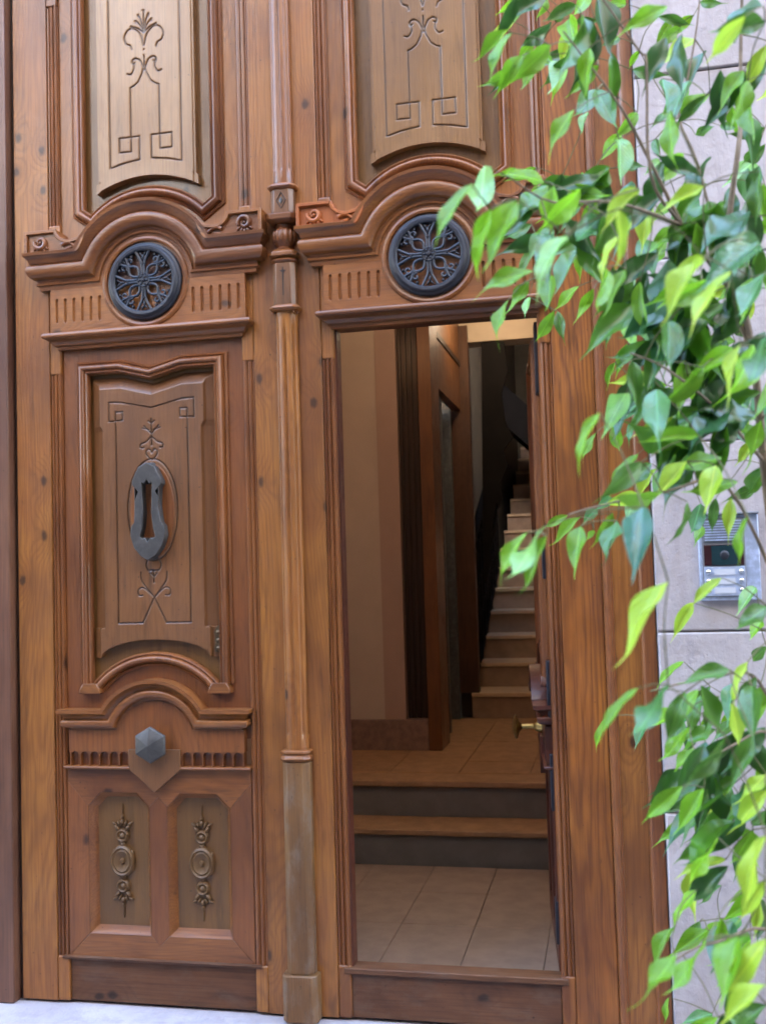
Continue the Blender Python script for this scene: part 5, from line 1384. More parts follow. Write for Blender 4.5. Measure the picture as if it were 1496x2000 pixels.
(0.338,-1.077,1.306,0.325,-1.029,1.19,-0.43,-0.85,-0.3,0.042,'m'),
(0.197,-1.315,1.174,0.189,-1.4,1.087,-0.25,-0.68,0.69,0.034,'b'),
(0.179,-1.327,1.317,0.142,-1.366,1.22,-0.17,-0.89,0.42,0.03,'d'),
(0.284,-0.944,1.085,0.226,-0.983,1.007,0.51,-0.86,0.04,0.031,'m'),
(0.127,-1.541,1.31,0.043,-1.581,1.277,-0.03,-0.59,0.8,0.033,'l'),
(0.165,-1.833,0.823,0.24,-1.848,0.788,0.07,-0.86,0.51,0.029,'d'),
(0.167,-1.937,0.974,0.178,-1.944,0.878,0.33,-0.94,0.11,0.031,'m'),
(0.146,-1.862,0.832,0.068,-1.881,0.787,-0.12,-0.82,0.55,0.026,'m'),
(0.167,-1.754,0.967,0.158,-1.766,0.875,0.1,-0.99,0.12,0.026,'m'),
(0.186,-1.696,1.056,0.084,-1.698,1.026,-0.24,-0.46,0.85,0.035,'y'),
(0.188,-1.252,1.051,0.16,-1.278,0.963,-0.24,-0.91,0.34,0.032,'m'),
(0.128,-1.585,1.004,0.123,-1.59,0.895,-0.56,-0.83,0.07,0.035,'y'),
(0.29,-1.305,0.874,0.192,-1.361,0.831,0.15,-0.76,0.63,0.035,'m'),
(0.16,-1.083,0.982,0.071,-1.141,0.941,0.23,-0.77,0.59,0.032,'m'),
(0.224,-1.513,1.077,0.279,-1.476,0.975,0.61,-0.79,0.04,0.038,'m'),
(0.291,-1.243,0.892,0.216,-1.271,0.838,0.39,-0.92,-0.06,0.032,'m'),
(0.178,-1.258,0.779,0.083,-1.305,0.734,0.04,-0.73,0.68,0.039,'m'),
(0.236,-1.707,1.115,0.191,-1.683,1.025,-0.02,-0.97,-0.25,0.029,'l'),
(0.265,-1.306,0.778,0.178,-1.409,0.745,0.78,-0.61,-0.14,0.044,'l'),
(0.282,-1.017,0.64,0.203,-1.067,0.576,-0.03,-0.77,0.63,0.035,'m'),
(0.22,-1.92,0.88,0.138,-1.9,0.813,-0.64,-0.37,0.67,0.033,'d'),
(-0.187,-1.216,2.97,-0.26,-1.246,2.882,0.06,-0.96,0.27,0.034,'y'),
(-0.13,-1.794,2.599,-0.188,-1.815,2.512,0.23,-0.97,0.08,0.032,'m'),
(-0.053,-1.12,2.98,-0.083,-1.101,2.886,-0.1,-0.98,-0.16,0.031,'y'),
(-0.123,-1.796,2.575,-0.22,-1.785,2.546,0.1,-0.8,-0.6,0.032,'m'),
(-0.068,-1.119,2.898,-0.106,-1.154,2.783,0.07,-0.96,0.27,0.039,'l'),
(-0.069,-1.969,2.525,-0.14,-1.993,2.45,0.54,-0.81,-0.24,0.034,'m'),
(-0.003,-1.929,2.531,-0.017,-1.936,2.436,-0.5,-0.85,0.13,0.032,'l'),
(-0.049,-1.417,2.767,-0.119,-1.398,2.702,0.23,-0.84,-0.49,0.03,'d'),
(0.328,-1.794,1.939,0.241,-1.887,1.872,-0.03,-0.57,0.82,0.039,'m'),
(0.318,-1.746,1.48,0.326,-1.807,1.395,-0.02,-0.81,0.58,0.032,'d'),
(0.417,-1.304,0.617,0.434,-1.383,0.558,-0.07,-0.61,0.79,0.031,'m'),
(0.599,-0.956,2.552,0.497,-1.047,2.496,0.7,-0.69,-0.17,0.04,'d'),
(0.429,-1.672,1.796,0.356,-1.742,1.713,0.09,-0.8,0.6,0.037,'m'),
(0.536,-1,3.093,0.468,-1.081,2.987,-0.37,-0.61,0.7,0.05,'b'),
(0.449,-1.331,2.194,0.423,-1.366,2.084,-0.26,-0.9,0.35,0.032,'y'),
(0.581,-0.95,2.362,0.522,-0.976,2.284,-0.33,-0.79,0.51,0.034,'d'),
(0.43,-1.16,1.258,0.372,-1.247,1.192,0.06,-0.63,0.77,0.04,'m'),
(0.609,-1.272,2.758,0.502,-1.324,2.71,0.26,-0.89,0.37,0.043,'m'),
(0.476,-0.905,1.117,0.485,-0.875,1.024,0.07,-0.95,-0.3,0.027,'m'),
(0.527,-0.935,1.346,0.532,-0.865,1.239,0.1,-0.84,-0.54,0.041,'d'),
(0.428,-1.765,2.216,0.416,-1.73,2.13,-0.4,-0.87,-0.29,0.029,'l'),
(0.36,-1.849,2.467,0.295,-1.927,2.364,-0.17,-0.73,0.66,0.049,'d'),
(0.576,-1.012,2.83,0.497,-1.108,2.713,-0.22,-0.68,0.7,0.049,'b'),
(0.425,-1.474,1.314,0.376,-1.568,1.223,-0.13,-0.65,0.75,0.044,'y'),
(0.339,-1.371,1.447,0.336,-1.444,1.362,0.28,-0.73,0.62,0.035,'b'),
(0.614,-0.975,2.948,0.556,-1.009,2.855,-0.33,-0.81,0.49,0.034,'y'),
(0.363,-1.547,1.052,0.365,-1.578,0.955,0.04,-0.95,0.3,0.03,'m'),
(0.413,-1.554,1.134,0.434,-1.581,1.043,0.01,-0.96,0.29,0.03,'m'),
(0.384,-1.495,2.027,0.312,-1.487,1.961,-0.18,-0.98,0.08,0.027,'d'),
(0.487,-1.508,1.322,0.39,-1.614,1.275,0.33,-0.61,0.72,0.041,'b'),
(0.522,-1.178,1.195,0.467,-1.217,1.114,-0.32,-0.75,0.58,0.03,'y'),
(0.384,-1.38,1.002,0.367,-1.368,0.888,-0.01,-0.99,-0.11,0.033,'m'),
(0.535,-0.923,1.679,0.447,-0.894,1.649,-0.23,-0.94,-0.24,0.033,'d'),
(0.369,-1.506,2.318,0.284,-1.495,2.285,-0.1,-0.99,-0.06,0.028,'l'),
(0.45,-0.906,1.026,0.412,-0.894,0.944,-0.43,-0.9,0.07,0.026,'m'),
(0.492,-0.995,2.835,0.4,-1.09,2.757,0.52,-0.78,0.34,0.043,'y'),
(0.647,-0.974,2.687,0.537,-1.056,2.623,0.49,-0.84,0.25,0.044,'y'),
(0.51,-1.477,2.58,0.477,-1.468,2.482,-0.28,-0.96,0.01,0.03,'y'),
(0.537,-1.107,1.174,0.491,-1.145,1.083,-0.47,-0.71,0.53,0.033,'d'),
(0.396,-1.407,0.836,0.372,-1.478,0.769,-0.24,-0.62,0.75,0.029,'y'),
(0.428,-0.963,1.998,0.349,-1.056,1.93,0.24,-0.69,0.68,0.044,'m'),
(0.53,-1.496,2.381,0.448,-1.567,2.275,-0.13,-0.77,0.62,0.051,'d'),
(0.546,-0.925,1.767,0.452,-1.015,1.706,0.65,-0.75,0.09,0.045,'m'),
(0.424,-1.453,2.681,0.394,-1.54,2.537,-0.63,-0.6,0.49,0.048,'b'),
(0.518,-0.939,1.902,0.427,-0.989,1.897,0.47,-0.87,0.12,0.03,'m'),
(0.334,-1.655,1.099,0.261,-1.731,1.054,0.19,-0.63,0.75,0.037,'d'),
]
INNER = [
(0.023,-1.777,2.177,0.028,-1.78,2.063,0.18,-0.98,0.03,0.031,'d'),
(0.019,-1.787,2.341,0.008,-1.788,2.235,-0.17,-0.98,0.03,0.029,'d'),
(0.276,-1.729,2.295,0.281,-1.741,2.154,0.25,-0.96,0.09,0.048,'d'),
(0.09,-1.432,2.293,0.007,-1.425,2.217,-0.07,-1,-0.02,0.032,'d'),
(0.299,-1.719,2.207,0.254,-1.713,2.086,0.49,-0.84,-0.22,0.036,'m'),
(0.079,-1.273,2.452,0.018,-1.376,2.323,-0.31,-0.67,0.68,0.051,'b'),
(0.085,-1.065,2.589,0.048,-1.164,2.444,-0.65,-0.54,0.53,0.061,'b'),
(0.019,-1.788,2.366,-0.024,-1.822,2.252,-0.39,-0.83,0.39,0.044,'m'),
(0.025,-1.787,2.366,-0.061,-1.815,2.284,-0.13,-0.89,0.44,0.041,'m'),
(-0.064,-1.805,2.356,-0.081,-1.769,2.241,-0.16,-0.95,-0.27,0.038,'d'),
(-0.106,-1.524,2.322,-0.222,-1.554,2.289,0.26,-0.97,-0.04,0.038,'d'),
(0.216,-1.74,2.254,0.104,-1.784,2.188,0.26,-0.95,0.2,0.037,'d'),
(0.235,-1.738,2.294,0.129,-1.797,2.205,0.71,-0.44,-0.55,0.046,'m'),
(0.279,-1.727,2.276,0.162,-1.854,2.174,0.09,-0.67,0.73,0.059,'b'),
(-0.1,-1.81,2.294,-0.193,-1.862,2.224,-0.04,-0.78,0.63,0.042,'d'),
(0.194,-1.704,2.206,0.114,-1.678,2.143,-0.22,-0.97,-0.12,0.029,'d'),
(0.003,-1.426,2.467,-0.005,-1.442,2.34,-0.62,-0.78,0.13,0.044,'m'),
(0.021,-1.003,2.373,0.021,-0.974,2.258,0.48,-0.85,-0.21,0.037,'d'),
(0.027,-1.785,2.338,-0.095,-1.846,2.319,0.36,-0.84,0.41,0.039,'d'),
(0.344,-1.257,2.524,0.335,-1.292,2.401,-0.8,-0.56,0.22,0.041,'d'),
(0.142,-1.755,2.24,0.141,-1.783,2.122,0.22,-0.95,0.23,0.04,'d'),
(-0.04,-1.337,2.345,-0.111,-1.448,2.221,-0.23,-0.66,0.72,0.056,'m'),
(0.124,-1.756,2.186,0.109,-1.864,2.024,-0.74,-0.53,0.42,0.066,'b'),
(0.333,-1.465,2.339,0.269,-1.491,2.246,-0.45,-0.73,0.51,0.035,'d'),
(0.278,-1.334,2.412,0.276,-1.366,2.283,0.08,-0.97,0.24,0.042,'m'),
(0.279,-1.722,2.173,0.217,-1.762,2.046,-0.06,-0.94,0.33,0.047,'d'),
(0.264,-1.4,2.309,0.231,-1.388,2.211,0.33,-0.92,-0.23,0.032,'d'),
(0.296,-1.553,2.238,0.256,-1.582,2.14,-0.38,-0.83,0.4,0.037,'m'),
(0.012,-0.877,2.544,-0.089,-0.994,2.456,0.28,-0.72,0.64,0.053,'b'),
(-0.042,-1.548,2.436,-0.149,-1.589,2.393,0.26,-0.93,0.25,0.042,'m'),
(-0.062,-1.8,2.271,0.008,-1.82,2.168,-0.38,-0.92,-0.08,0.036,'d'),
(-0.094,-1.768,2.349,-0.156,-1.856,2.257,0.04,-0.74,0.67,0.042,'m'),
(0.271,-1.51,2.397,0.269,-1.539,2.284,0.08,-0.97,0.25,0.034,'d'),
(0.03,-1.781,2.284,-0.014,-1.818,2.169,0.39,-0.91,0.14,0.043,'m'),
(0.22,-1.503,2.368,0.159,-1.606,2.235,-0.49,-0.56,0.66,0.055,'m'),
(0.289,-1.325,2.344,0.252,-1.359,2.241,0.7,-0.72,-0.02,0.038,'m'),
(0.097,-1.768,2.306,-0.025,-1.772,2.266,0.17,-0.88,-0.45,0.037,'m'),
(-0.02,-1.488,2.334,-0.121,-1.527,2.278,0.16,-0.92,0.37,0.037,'m'),
(0.269,-1.108,2.327,0.207,-1.093,2.236,-0.54,-0.81,0.23,0.037,'d'),
(0.204,-1.745,2.295,0.208,-1.781,2.146,0.42,-0.88,0.22,0.05,'m'),
(0.165,-1.752,2.271,0.117,-1.791,2.152,-0.56,-0.7,0.45,0.042,'m'),
(0.215,-1.539,2.399,0.14,-1.523,2.319,-0.13,-0.99,-0.08,0.034,'m'),
(0.194,-1.749,2.344,0.098,-1.786,2.385,0.24,-0.93,-0.27,0.031,'d'),
(0.281,-1.727,2.272,0.188,-1.834,2.172,-0.09,-0.64,0.77,0.053,'b'),
(-0.042,-1.794,2.226,0.019,-1.804,2.118,0.09,-0.98,0.15,0.041,'m'),
(0.185,-1.741,2.157,0.106,-1.719,2.064,-0.19,-0.98,-0.07,0.038,'m'),
(0.12,-1.763,2.312,0.048,-1.809,2.22,-0.16,-0.83,0.54,0.042,'d'),
(0.107,-1.76,2.2,0.002,-1.802,2.119,0.24,-0.95,0.17,0.038,'d'),
(0.114,-1.749,2.033,0.061,-1.795,1.92,-0.2,-0.87,0.45,0.039,'m'),
(0.227,-1.718,1.904,0.132,-1.827,1.825,-0.07,-0.55,0.83,0.054,'b'),
(0.288,-1.711,2.02,0.165,-1.766,1.978,0.11,-0.75,0.65,0.044,'d'),
(0.226,-1.396,2.045,0.15,-1.435,1.949,0.06,-0.94,0.33,0.035,'d'),
(0.142,-1.222,2.017,0.169,-1.167,1.902,-0.19,-0.87,-0.46,0.038,'m'),
(0.24,-1.223,2.124,0.146,-1.339,2.022,-0.1,-0.61,0.78,0.06,'b'),
(0.139,-1.75,2.143,0.067,-1.86,2.02,-0.36,-0.58,0.73,0.052,'b'),
(0.198,-1.674,1.957,0.15,-1.654,1.878,-0.32,-0.94,-0.05,0.03,'d'),
(0.167,-1.74,2.069,0.064,-1.871,1.951,-0.33,-0.48,0.81,0.067,'b'),
(0.227,-1.64,1.988,0.272,-1.715,1.884,0.06,-0.8,0.6,0.039,'m'),
(0.249,-1.726,2.136,0.196,-1.763,2.027,-0.55,-0.68,0.49,0.038,'d'),
(0.094,-1.754,2.039,0.036,-1.756,1.96,-0.08,-0.99,0.09,0.03,'d'),
(0.06,-1.757,1.966,0.018,-1.793,1.864,-0.37,-0.82,0.44,0.038,'d'),
(0.171,-1.739,2.067,0.195,-1.825,1.937,-0.75,-0.61,0.26,0.047,'m'),
(0.156,-1.744,2.104,0.042,-1.875,2.007,0.14,-0.67,0.73,0.057,'b'),
(0.16,-1.739,2.024,0.13,-1.772,1.887,-0.53,-0.79,0.31,0.049,'m'),
(0.193,-1.628,2.087,0.091,-1.629,2.099,0.01,-1,-0.02,0.031,'d'),
(0.236,-1.722,2.013,0.152,-1.745,1.917,-0.14,-0.93,0.34,0.037,'m'),
(0.277,-1.719,2.111,0.182,-1.766,2.008,0.12,-0.94,0.32,0.046,'d'),
(0.273,-1.302,2.117,0.24,-1.337,1.999,-0.64,-0.67,0.37,0.042,'d'),
(0.286,-1.707,1.932,0.16,-1.695,1.911,-0.11,-0.99,0.06,0.036,'m'),
(0.154,-1.737,1.957,0.102,-1.768,1.872,-0.07,-0.92,0.38,0.033,'m'),
(0.086,-1.763,2.165,0.047,-1.733,2.043,-0.22,-0.96,-0.17,0.04,'d'),
(0.056,-1.65,2.146,0.002,-1.691,2.047,-0.37,-0.77,0.52,0.038,'d'),
(0.163,-1.74,2.057,0.126,-1.764,1.935,-0.56,-0.76,0.32,0.04,'d'),
(0.06,-1.497,1.974,0.005,-1.596,1.864,-0.28,-0.64,0.72,0.043,'b'),
(0.3,-1.71,2.046,0.213,-1.749,1.935,0.02,-0.95,0.32,0.045,'d'),
(0.126,-1.742,1.943,0.017,-1.809,1.86,-0.17,-0.64,0.75,0.048,'m'),
(0.307,-1.412,1.94,0.23,-1.455,1.859,0.1,-0.92,0.39,0.033,'d'),
(0.218,-1.731,2.095,0.096,-1.777,2.047,0.31,-0.94,0.12,0.045,'d'),
(0.269,-1.713,1.979,0.153,-1.707,1.917,-0.19,-0.95,0.26,0.043,'d'),
(0.094,-1.633,1.962,0.009,-1.672,1.918,0.17,-0.87,0.46,0.035,'d'),
(0.102,-1.687,2.136,0.088,-1.72,2.021,-0.51,-0.81,0.3,0.041,'d'),
(0.203,-1.735,2.117,0.22,-1.742,2.015,-0.34,-0.94,0.01,0.032,'m'),
(0.127,-1.469,2.221,0.097,-1.505,2.117,0.42,-0.89,0.19,0.038,'d'),
(0.195,-1.688,2.183,0.187,-1.659,2.068,0.12,-0.96,-0.25,0.033,'d'),
(0.165,-1.636,2.044,0.071,-1.643,2.022,-0.03,-0.92,0.4,0.03,'m'),
(0.193,-1.738,2.13,0.068,-1.725,2.177,-0.23,-0.89,-0.39,0.037,'d'),
(0.204,-1.724,1.924,0.133,-1.775,1.804,-0.55,-0.6,0.58,0.048,'d'),
(0.211,-1.508,2.042,0.145,-1.61,1.93,-0.4,-0.55,0.73,0.054,'m'),
(0.06,-1.765,2.104,-0.046,-1.828,2.007,0.05,-0.86,0.51,0.054,'m'),
(0.106,-1.421,2.022,0.111,-1.429,1.912,0.34,-0.94,0.09,0.037,'d'),
(0.22,-1.726,2.027,0.154,-1.77,1.914,-0.43,-0.73,0.53,0.042,'m'),
(0.111,-1.636,2.044,-0.002,-1.691,2.013,0.2,-0.76,0.62,0.038,'m'),
(0.334,-1.498,2.221,0.383,-1.45,2.125,0.22,-0.91,-0.34,0.037,'m'),
(0.177,-1.737,2.06,0.09,-1.841,1.975,-0.16,-0.54,0.82,0.048,'m'),
(0.063,-1.738,2.161,-0.026,-1.79,2.077,0.65,-0.72,-0.24,0.044,'m'),
(0.124,-0.96,2.284,0.014,-1.001,2.237,0.15,-0.9,0.41,0.037,'m'),
(0.235,-1.72,1.962,0.162,-1.773,1.858,-0.26,-0.77,0.58,0.043,'d'),
(0.119,-1.754,2.139,0.115,-1.848,1.997,0.58,-0.69,0.43,0.055,'b'),
(0.168,-1.741,2.094,0.192,-1.71,1.976,0.13,-0.96,-0.23,0.038,'d'),
(0.172,-1.734,1.969,0.079,-1.776,1.86,-0.28,-0.79,0.55,0.043,'d'),
(0.179,-1.717,1.907,0.081,-1.71,1.856,-0.33,-0.79,0.52,0.037,'m'),
(0.142,-1.509,2.117,0.088,-1.549,2.028,-0.49,-0.65,0.59,0.035,'m'),
(0.253,-1.628,1.99,0.181,-1.679,1.886,-0.39,-0.69,0.61,0.042,'d'),
(0.085,-1.483,2.191,-0.006,-1.542,2.113,0.28,-0.89,0.35,0.043,'m'),
(0.109,-1.756,2.139,0.19,-1.836,2.033,-0.75,-0.66,-0.07,0.043,'m'),
(0.325,-1.292,1.98,0.34,-1.375,1.862,0.3,-0.76,0.57,0.047,'b'),
(0.106,-1.754,2.078,0.021,-1.848,2.014,0.26,-0.69,0.68,0.041,'b'),
(0.117,-1.277,2.248,0.04,-1.32,2.152,0.14,-0.94,0.31,0.035,'d'),
(0.171,-1.738,2.045,0.131,-1.771,1.935,-0.12,-0.94,0.33,0.035,'d'),
(0.066,-1.757,1.992,0.032,-1.733,1.897,-0.55,-0.83,-0.02,0.033,'d'),
(0.18,-1.732,1.974,0.185,-1.758,1.85,0.42,-0.89,0.2,0.036,'d'),
(0.146,-1.748,2.14,0.075,-1.869,1.998,-0.47,-0.55,0.7,0.061,'m'),
(0.153,-1.73,1.826,0.028,-1.866,1.849,0.21,-0.35,-0.91,0.059,'m'),
(0.277,-1.707,1.887,0.151,-1.777,1.905,0.49,-0.78,0.39,0.048,'d'),
(0.18,-1.544,1.876,0.149,-1.572,1.754,0.53,-0.84,0.06,0.036,'d'),
(0.181,-1.57,1.898,0.115,-1.562,1.796,0.5,-0.77,-0.39,0.039,'m'),
(0.214,-1.72,1.89,0.197,-1.74,1.755,-0.27,-0.95,0.17,0.037,'m'),
(0.244,-1.713,1.878,0.173,-1.762,1.794,0.1,-0.89,0.44,0.036,'d'),
(0.129,-1.738,1.886,0.083,-1.761,1.76,-0.14,-0.96,0.23,0.041,'d'),
(0.215,-1.717,1.828,0.159,-1.758,1.697,-0.54,-0.71,0.45,0.048,'m'),
(0.149,-1.232,1.875,0.136,-1.196,1.765,-0.28,-0.92,-0.27,0.035,'d'),
(0.193,-1.184,1.913,0.149,-1.206,1.808,0.5,-0.86,-0.03,0.037,'d'),
(0.202,-1.722,1.868,0.103,-1.769,1.792,-0.22,-0.67,0.7,0.046,'d'),
(0.168,-1.412,1.868,0.124,-1.399,1.758,-0.25,-0.97,-0.02,0.037,'m'),
(0.127,-1.739,1.889,0.09,-1.778,1.775,0.53,-0.84,0.12,0.044,'m'),
(0.165,-1.727,1.816,0.078,-1.786,1.71,-0.41,-0.61,0.68,0.049,'d'),
(0.347,-1.226,1.956,0.366,-1.192,1.835,0.09,-0.96,-0.26,0.034,'d'),
(0.125,-1.741,1.928,0.031,-1.734,1.898,-0.11,-0.99,0.07,0.029,'d'),
(0.167,-1.615,1.216,0.082,-1.605,1.123,-0.33,-0.93,0.19,0.04,'d'),
(0.156,-1.193,1.126,0.053,-1.197,1.066,-0.31,-0.74,0.59,0.033,'d'),
(0.218,-1.687,1.294,0.193,-1.651,1.158,-0.37,-0.91,-0.17,0.046,'d'),
(0.27,-1.676,1.299,0.178,-1.728,1.213,-0.02,-0.85,0.53,0.042,'d'),
(0.201,-1.334,1.254,0.118,-1.378,1.186,-0.29,-0.6,0.74,0.037,'m'),
(0.156,-1.699,1.268,0.086,-1.766,1.163,0.29,-0.88,0.37,0.045,'d'),
(0.166,-1.604,1.26,0.135,-1.708,1.16,-0.34,-0.6,0.73,0.042,'b'),
(0.227,-1.662,1.193,0.218,-1.689,1.101,0.5,-0.85,0.19,0.029,'d'),
(0.168,-1.694,1.219,0.127,-1.691,1.085,-0.32,-0.94,0.08,0.039,'d'),
(0.172,-1.693,1.226,0.192,-1.666,1.093,-0.55,-0.8,-0.25,0.041,'d'),
(0.185,-1.419,1.157,0.161,-1.445,1.055,-0.39,-0.87,0.32,0.032,'d'),
(0.259,-1.673,1.211,0.187,-1.794,1.12,-0.21,-0.5,0.84,0.056,'b'),
(0.136,-1.701,1.223,0.032,-1.742,1.156,-0.04,-0.82,0.58,0.04,'d'),
(0.218,-1.687,1.294,0.13,-1.709,1.227,0.35,-0.93,-0.15,0.035,'d'),
(0.241,-1.214,1.104,0.243,-1.243,0.993,-0.29,-0.93,0.24,0.032,'d'),
(0.185,-1.153,1.072,0.081,-1.213,1.022,0.19,-0.8,0.56,0.036,'d'),
(0.21,-1.689,1.292,0.162,-1.687,1.168,-0.32,-0.94,0.11,0.038,'d'),
(0.164,-1.536,1.214,0.173,-1.546,1.111,-0.26,-0.96,0.07,0.029,'d'),
(0.241,-1.159,1.124,0.147,-1.209,1.05,-0.26,-0.62,0.74,0.04,'d'),
(0.22,-1.687,1.298,0.283,-1.703,1.188,0.1,-0.97,0.2,0.044,'d'),
(0.162,-1.398,1.082,0.076,-1.51,1.024,-0,-0.46,0.89,0.042,'b'),
(0.187,-1.064,1.224,0.153,-1.037,1.114,-0.66,-0.75,0.02,0.04,'d'),
(0.155,-1.679,1.379,0.202,-1.625,1.259,0.63,-0.77,-0.1,0.038,'m'),
(0.214,-1.683,1.205,0.102,-1.715,1.125,-0.27,-0.69,0.66,0.046,'m'),
(0.191,-1.679,1.039,0.089,-1.662,0.949,-0.38,-0.89,0.26,0.04,'d'),
(0.302,-1.233,0.845,0.279,-1.268,0.748,0.1,-0.94,0.32,0.033,'d'),
(0.284,-1.131,0.961,0.246,-1.176,0.858,-0.26,-0.84,0.47,0.037,'d'),
(0.25,-1.349,0.819,0.213,-1.44,0.751,-0.7,-0.22,0.68,0.04,'m'),
(0.203,-1.681,1.123,0.098,-1.815,1.058,-0.32,-0.2,0.93,0.06,'m'),
(0.222,-1.593,1.123,0.127,-1.635,1.078,0,-0.73,0.68,0.036,'m'),
(0.189,-1.456,0.856,0.163,-1.547,0.782,-0.16,-0.59,0.79,0.041,'b'),
(0.186,-1.657,0.817,0.187,-1.663,0.706,0.12,-0.99,0.06,0.031,'d'),
(0.265,-0.872,0.963,0.182,-0.986,0.895,0.79,-0.61,0.07,0.046,'m'),
(0.227,-1.676,1.129,0.148,-1.712,1.057,0.2,-0.95,0.25,0.032,'d'),
(0.266,-1.669,1.15,0.3,-1.697,1.04,0.07,-0.96,0.27,0.033,'d'),
(0.195,-1.672,0.935,0.14,-1.78,0.862,-0,-0.56,0.83,0.041,'b'),
(0.172,-1.627,0.745,0.181,-1.597,0.635,-0.23,-0.93,-0.27,0.035,'d'),
(0.174,-1.686,1.098,0.087,-1.731,1.052,0.44,-0.9,0.05,0.037,'m'),
(-0.01,-1.806,2.577,-0.02,-1.774,2.486,-0.52,-0.82,-0.23,0.032,'m'),
(-0.083,-1.609,2.815,-0.18,-1.658,2.747,0.32,-0.92,0.21,0.043,'d'),
(-0.135,-1.797,2.715,-0.182,-1.783,2.629,0.4,-0.84,-0.35,0.027,'d'),
(-0.092,-1.239,2.943,-0.173,-1.286,2.857,0.77,-0.36,-0.52,0.043,'d'),
(-0.185,-0.943,2.98,-0.288,-0.956,2.917,0.02,-0.99,0.17,0.036,'d'),
(0.015,-1.807,2.692,0.034,-1.836,2.534,0.51,-0.83,0.22,0.05,'d'),
(-0.058,-1.067,2.945,-0.169,-1.113,2.896,0.37,-0.93,0.04,0.036,'d'),
(0.038,-1.736,2.61,0.041,-1.71,2.501,0.5,-0.85,-0.18,0.031,'m'),
(-0.012,-1.81,2.648,-0.05,-1.907,2.493,0.87,-0.48,0.09,0.058,'m'),
(0.005,-1.806,2.64,-0.035,-1.843,2.491,0.52,-0.85,0.08,0.053,'d'),
(0.323,-1.449,2.571,0.333,-1.479,2.435,0.26,-0.94,0.23,0.039,'d'),
(0.231,-1.128,2.788,0.151,-1.173,2.695,0.27,-0.94,0.22,0.04,'m'),
(0.237,-1.751,2.543,0.241,-1.697,2.424,-0.57,-0.75,-0.35,0.038,'d'),
(0.175,-1.699,2.648,0.148,-1.739,2.509,-0.73,-0.6,0.31,0.05,'d'),
(0.323,-1.733,2.556,0.233,-1.724,2.462,-0.05,-1,-0.04,0.037,'d'),
(0.126,-1.766,2.376,0.081,-1.735,2.266,-0.59,-0.81,0.02,0.04,'d'),
(0.277,-1.741,2.519,0.19,-1.72,2.434,-0.12,-0.99,-0.12,0.034,'d'),
(0.261,-1.291,2.798,0.198,-1.32,2.689,-0.51,-0.72,0.48,0.043,'d'),
(0.138,-1.776,2.606,0.088,-1.797,2.494,0.02,-0.98,0.18,0.038,'d'),
(0.302,-1.744,2.675,0.246,-1.84,2.53,-0.71,-0.43,0.55,0.06,'b'),
(0.23,-1.576,2.443,0.16,-1.622,2.34,-0.29,-0.78,0.55,0.036,'d'),
(0.336,-1.487,2.445,0.304,-1.498,2.339,-0.54,-0.81,0.24,0.034,'d'),
]
STEMS = [
[(0.341,-1.295,0.215),(0.377,-1.314,0.715),(0.37,-1.391,1.17),(0.335,-1.471,1.553),(0.308,-1.542,1.815),(0.289,-1.609,2.014),(0.257,-1.626,2.218),(0.255,-1.631,2.3),(0.275,-1.634,2.421),(0.292,-1.584,2.523),(0.302,-1.539,2.661),(0.314,-1.546,2.842)],
[(0.289,-1.609,2.014),(0.245,-1.626,2.158),(0.204,-1.597,2.411),(0.172,-1.56,2.537),(0.19,-1.559,2.606),(0.216,-1.561,2.727),(0.23,-1.563,2.833)],
[(0.245,-1.626,2.158),(0.153,-1.753,2.251),(0.097,-1.82,2.331),(0.098,-1.831,2.532),(0.086,-1.835,2.558),(0.025,-1.854,2.654),(0.001,-1.861,2.692)],
[(0.308,-1.542,1.815),(0.205,-1.723,1.901),(0.108,-1.849,1.963),(0.045,-1.915,1.983)],
[(0.153,-1.753,2.251),(0.03,-1.883,2.264),(-0.076,-1.956,2.25),(-0.14,-2.022,2.274)],
[(0.335,-1.471,1.553),(0.218,-1.712,1.755),(0.099,-1.839,1.743),(-0.009,-1.913,1.72),(-0.07,-1.976,1.702)],
[(0.37,-1.391,1.17),(0.267,-1.63,1.381),(0.18,-1.752,1.404),(0.112,-1.818,1.398),(0.056,-1.881,1.392)],
[(0.377,-1.314,0.715),(0.26,-1.657,0.917),(0.156,-1.783,0.932),(0.119,-1.811,0.931),(0.072,-1.851,0.917)],
[(0.37,-1.391,1.17),(0.275,-1.674,1.289),(0.212,-1.739,1.28),(0.161,-1.8,1.263)],
[(0.153,-1.753,2.251),(0.073,-1.83,2.407),(0.029,-1.894,2.462),(-0.048,-1.916,2.574)]]

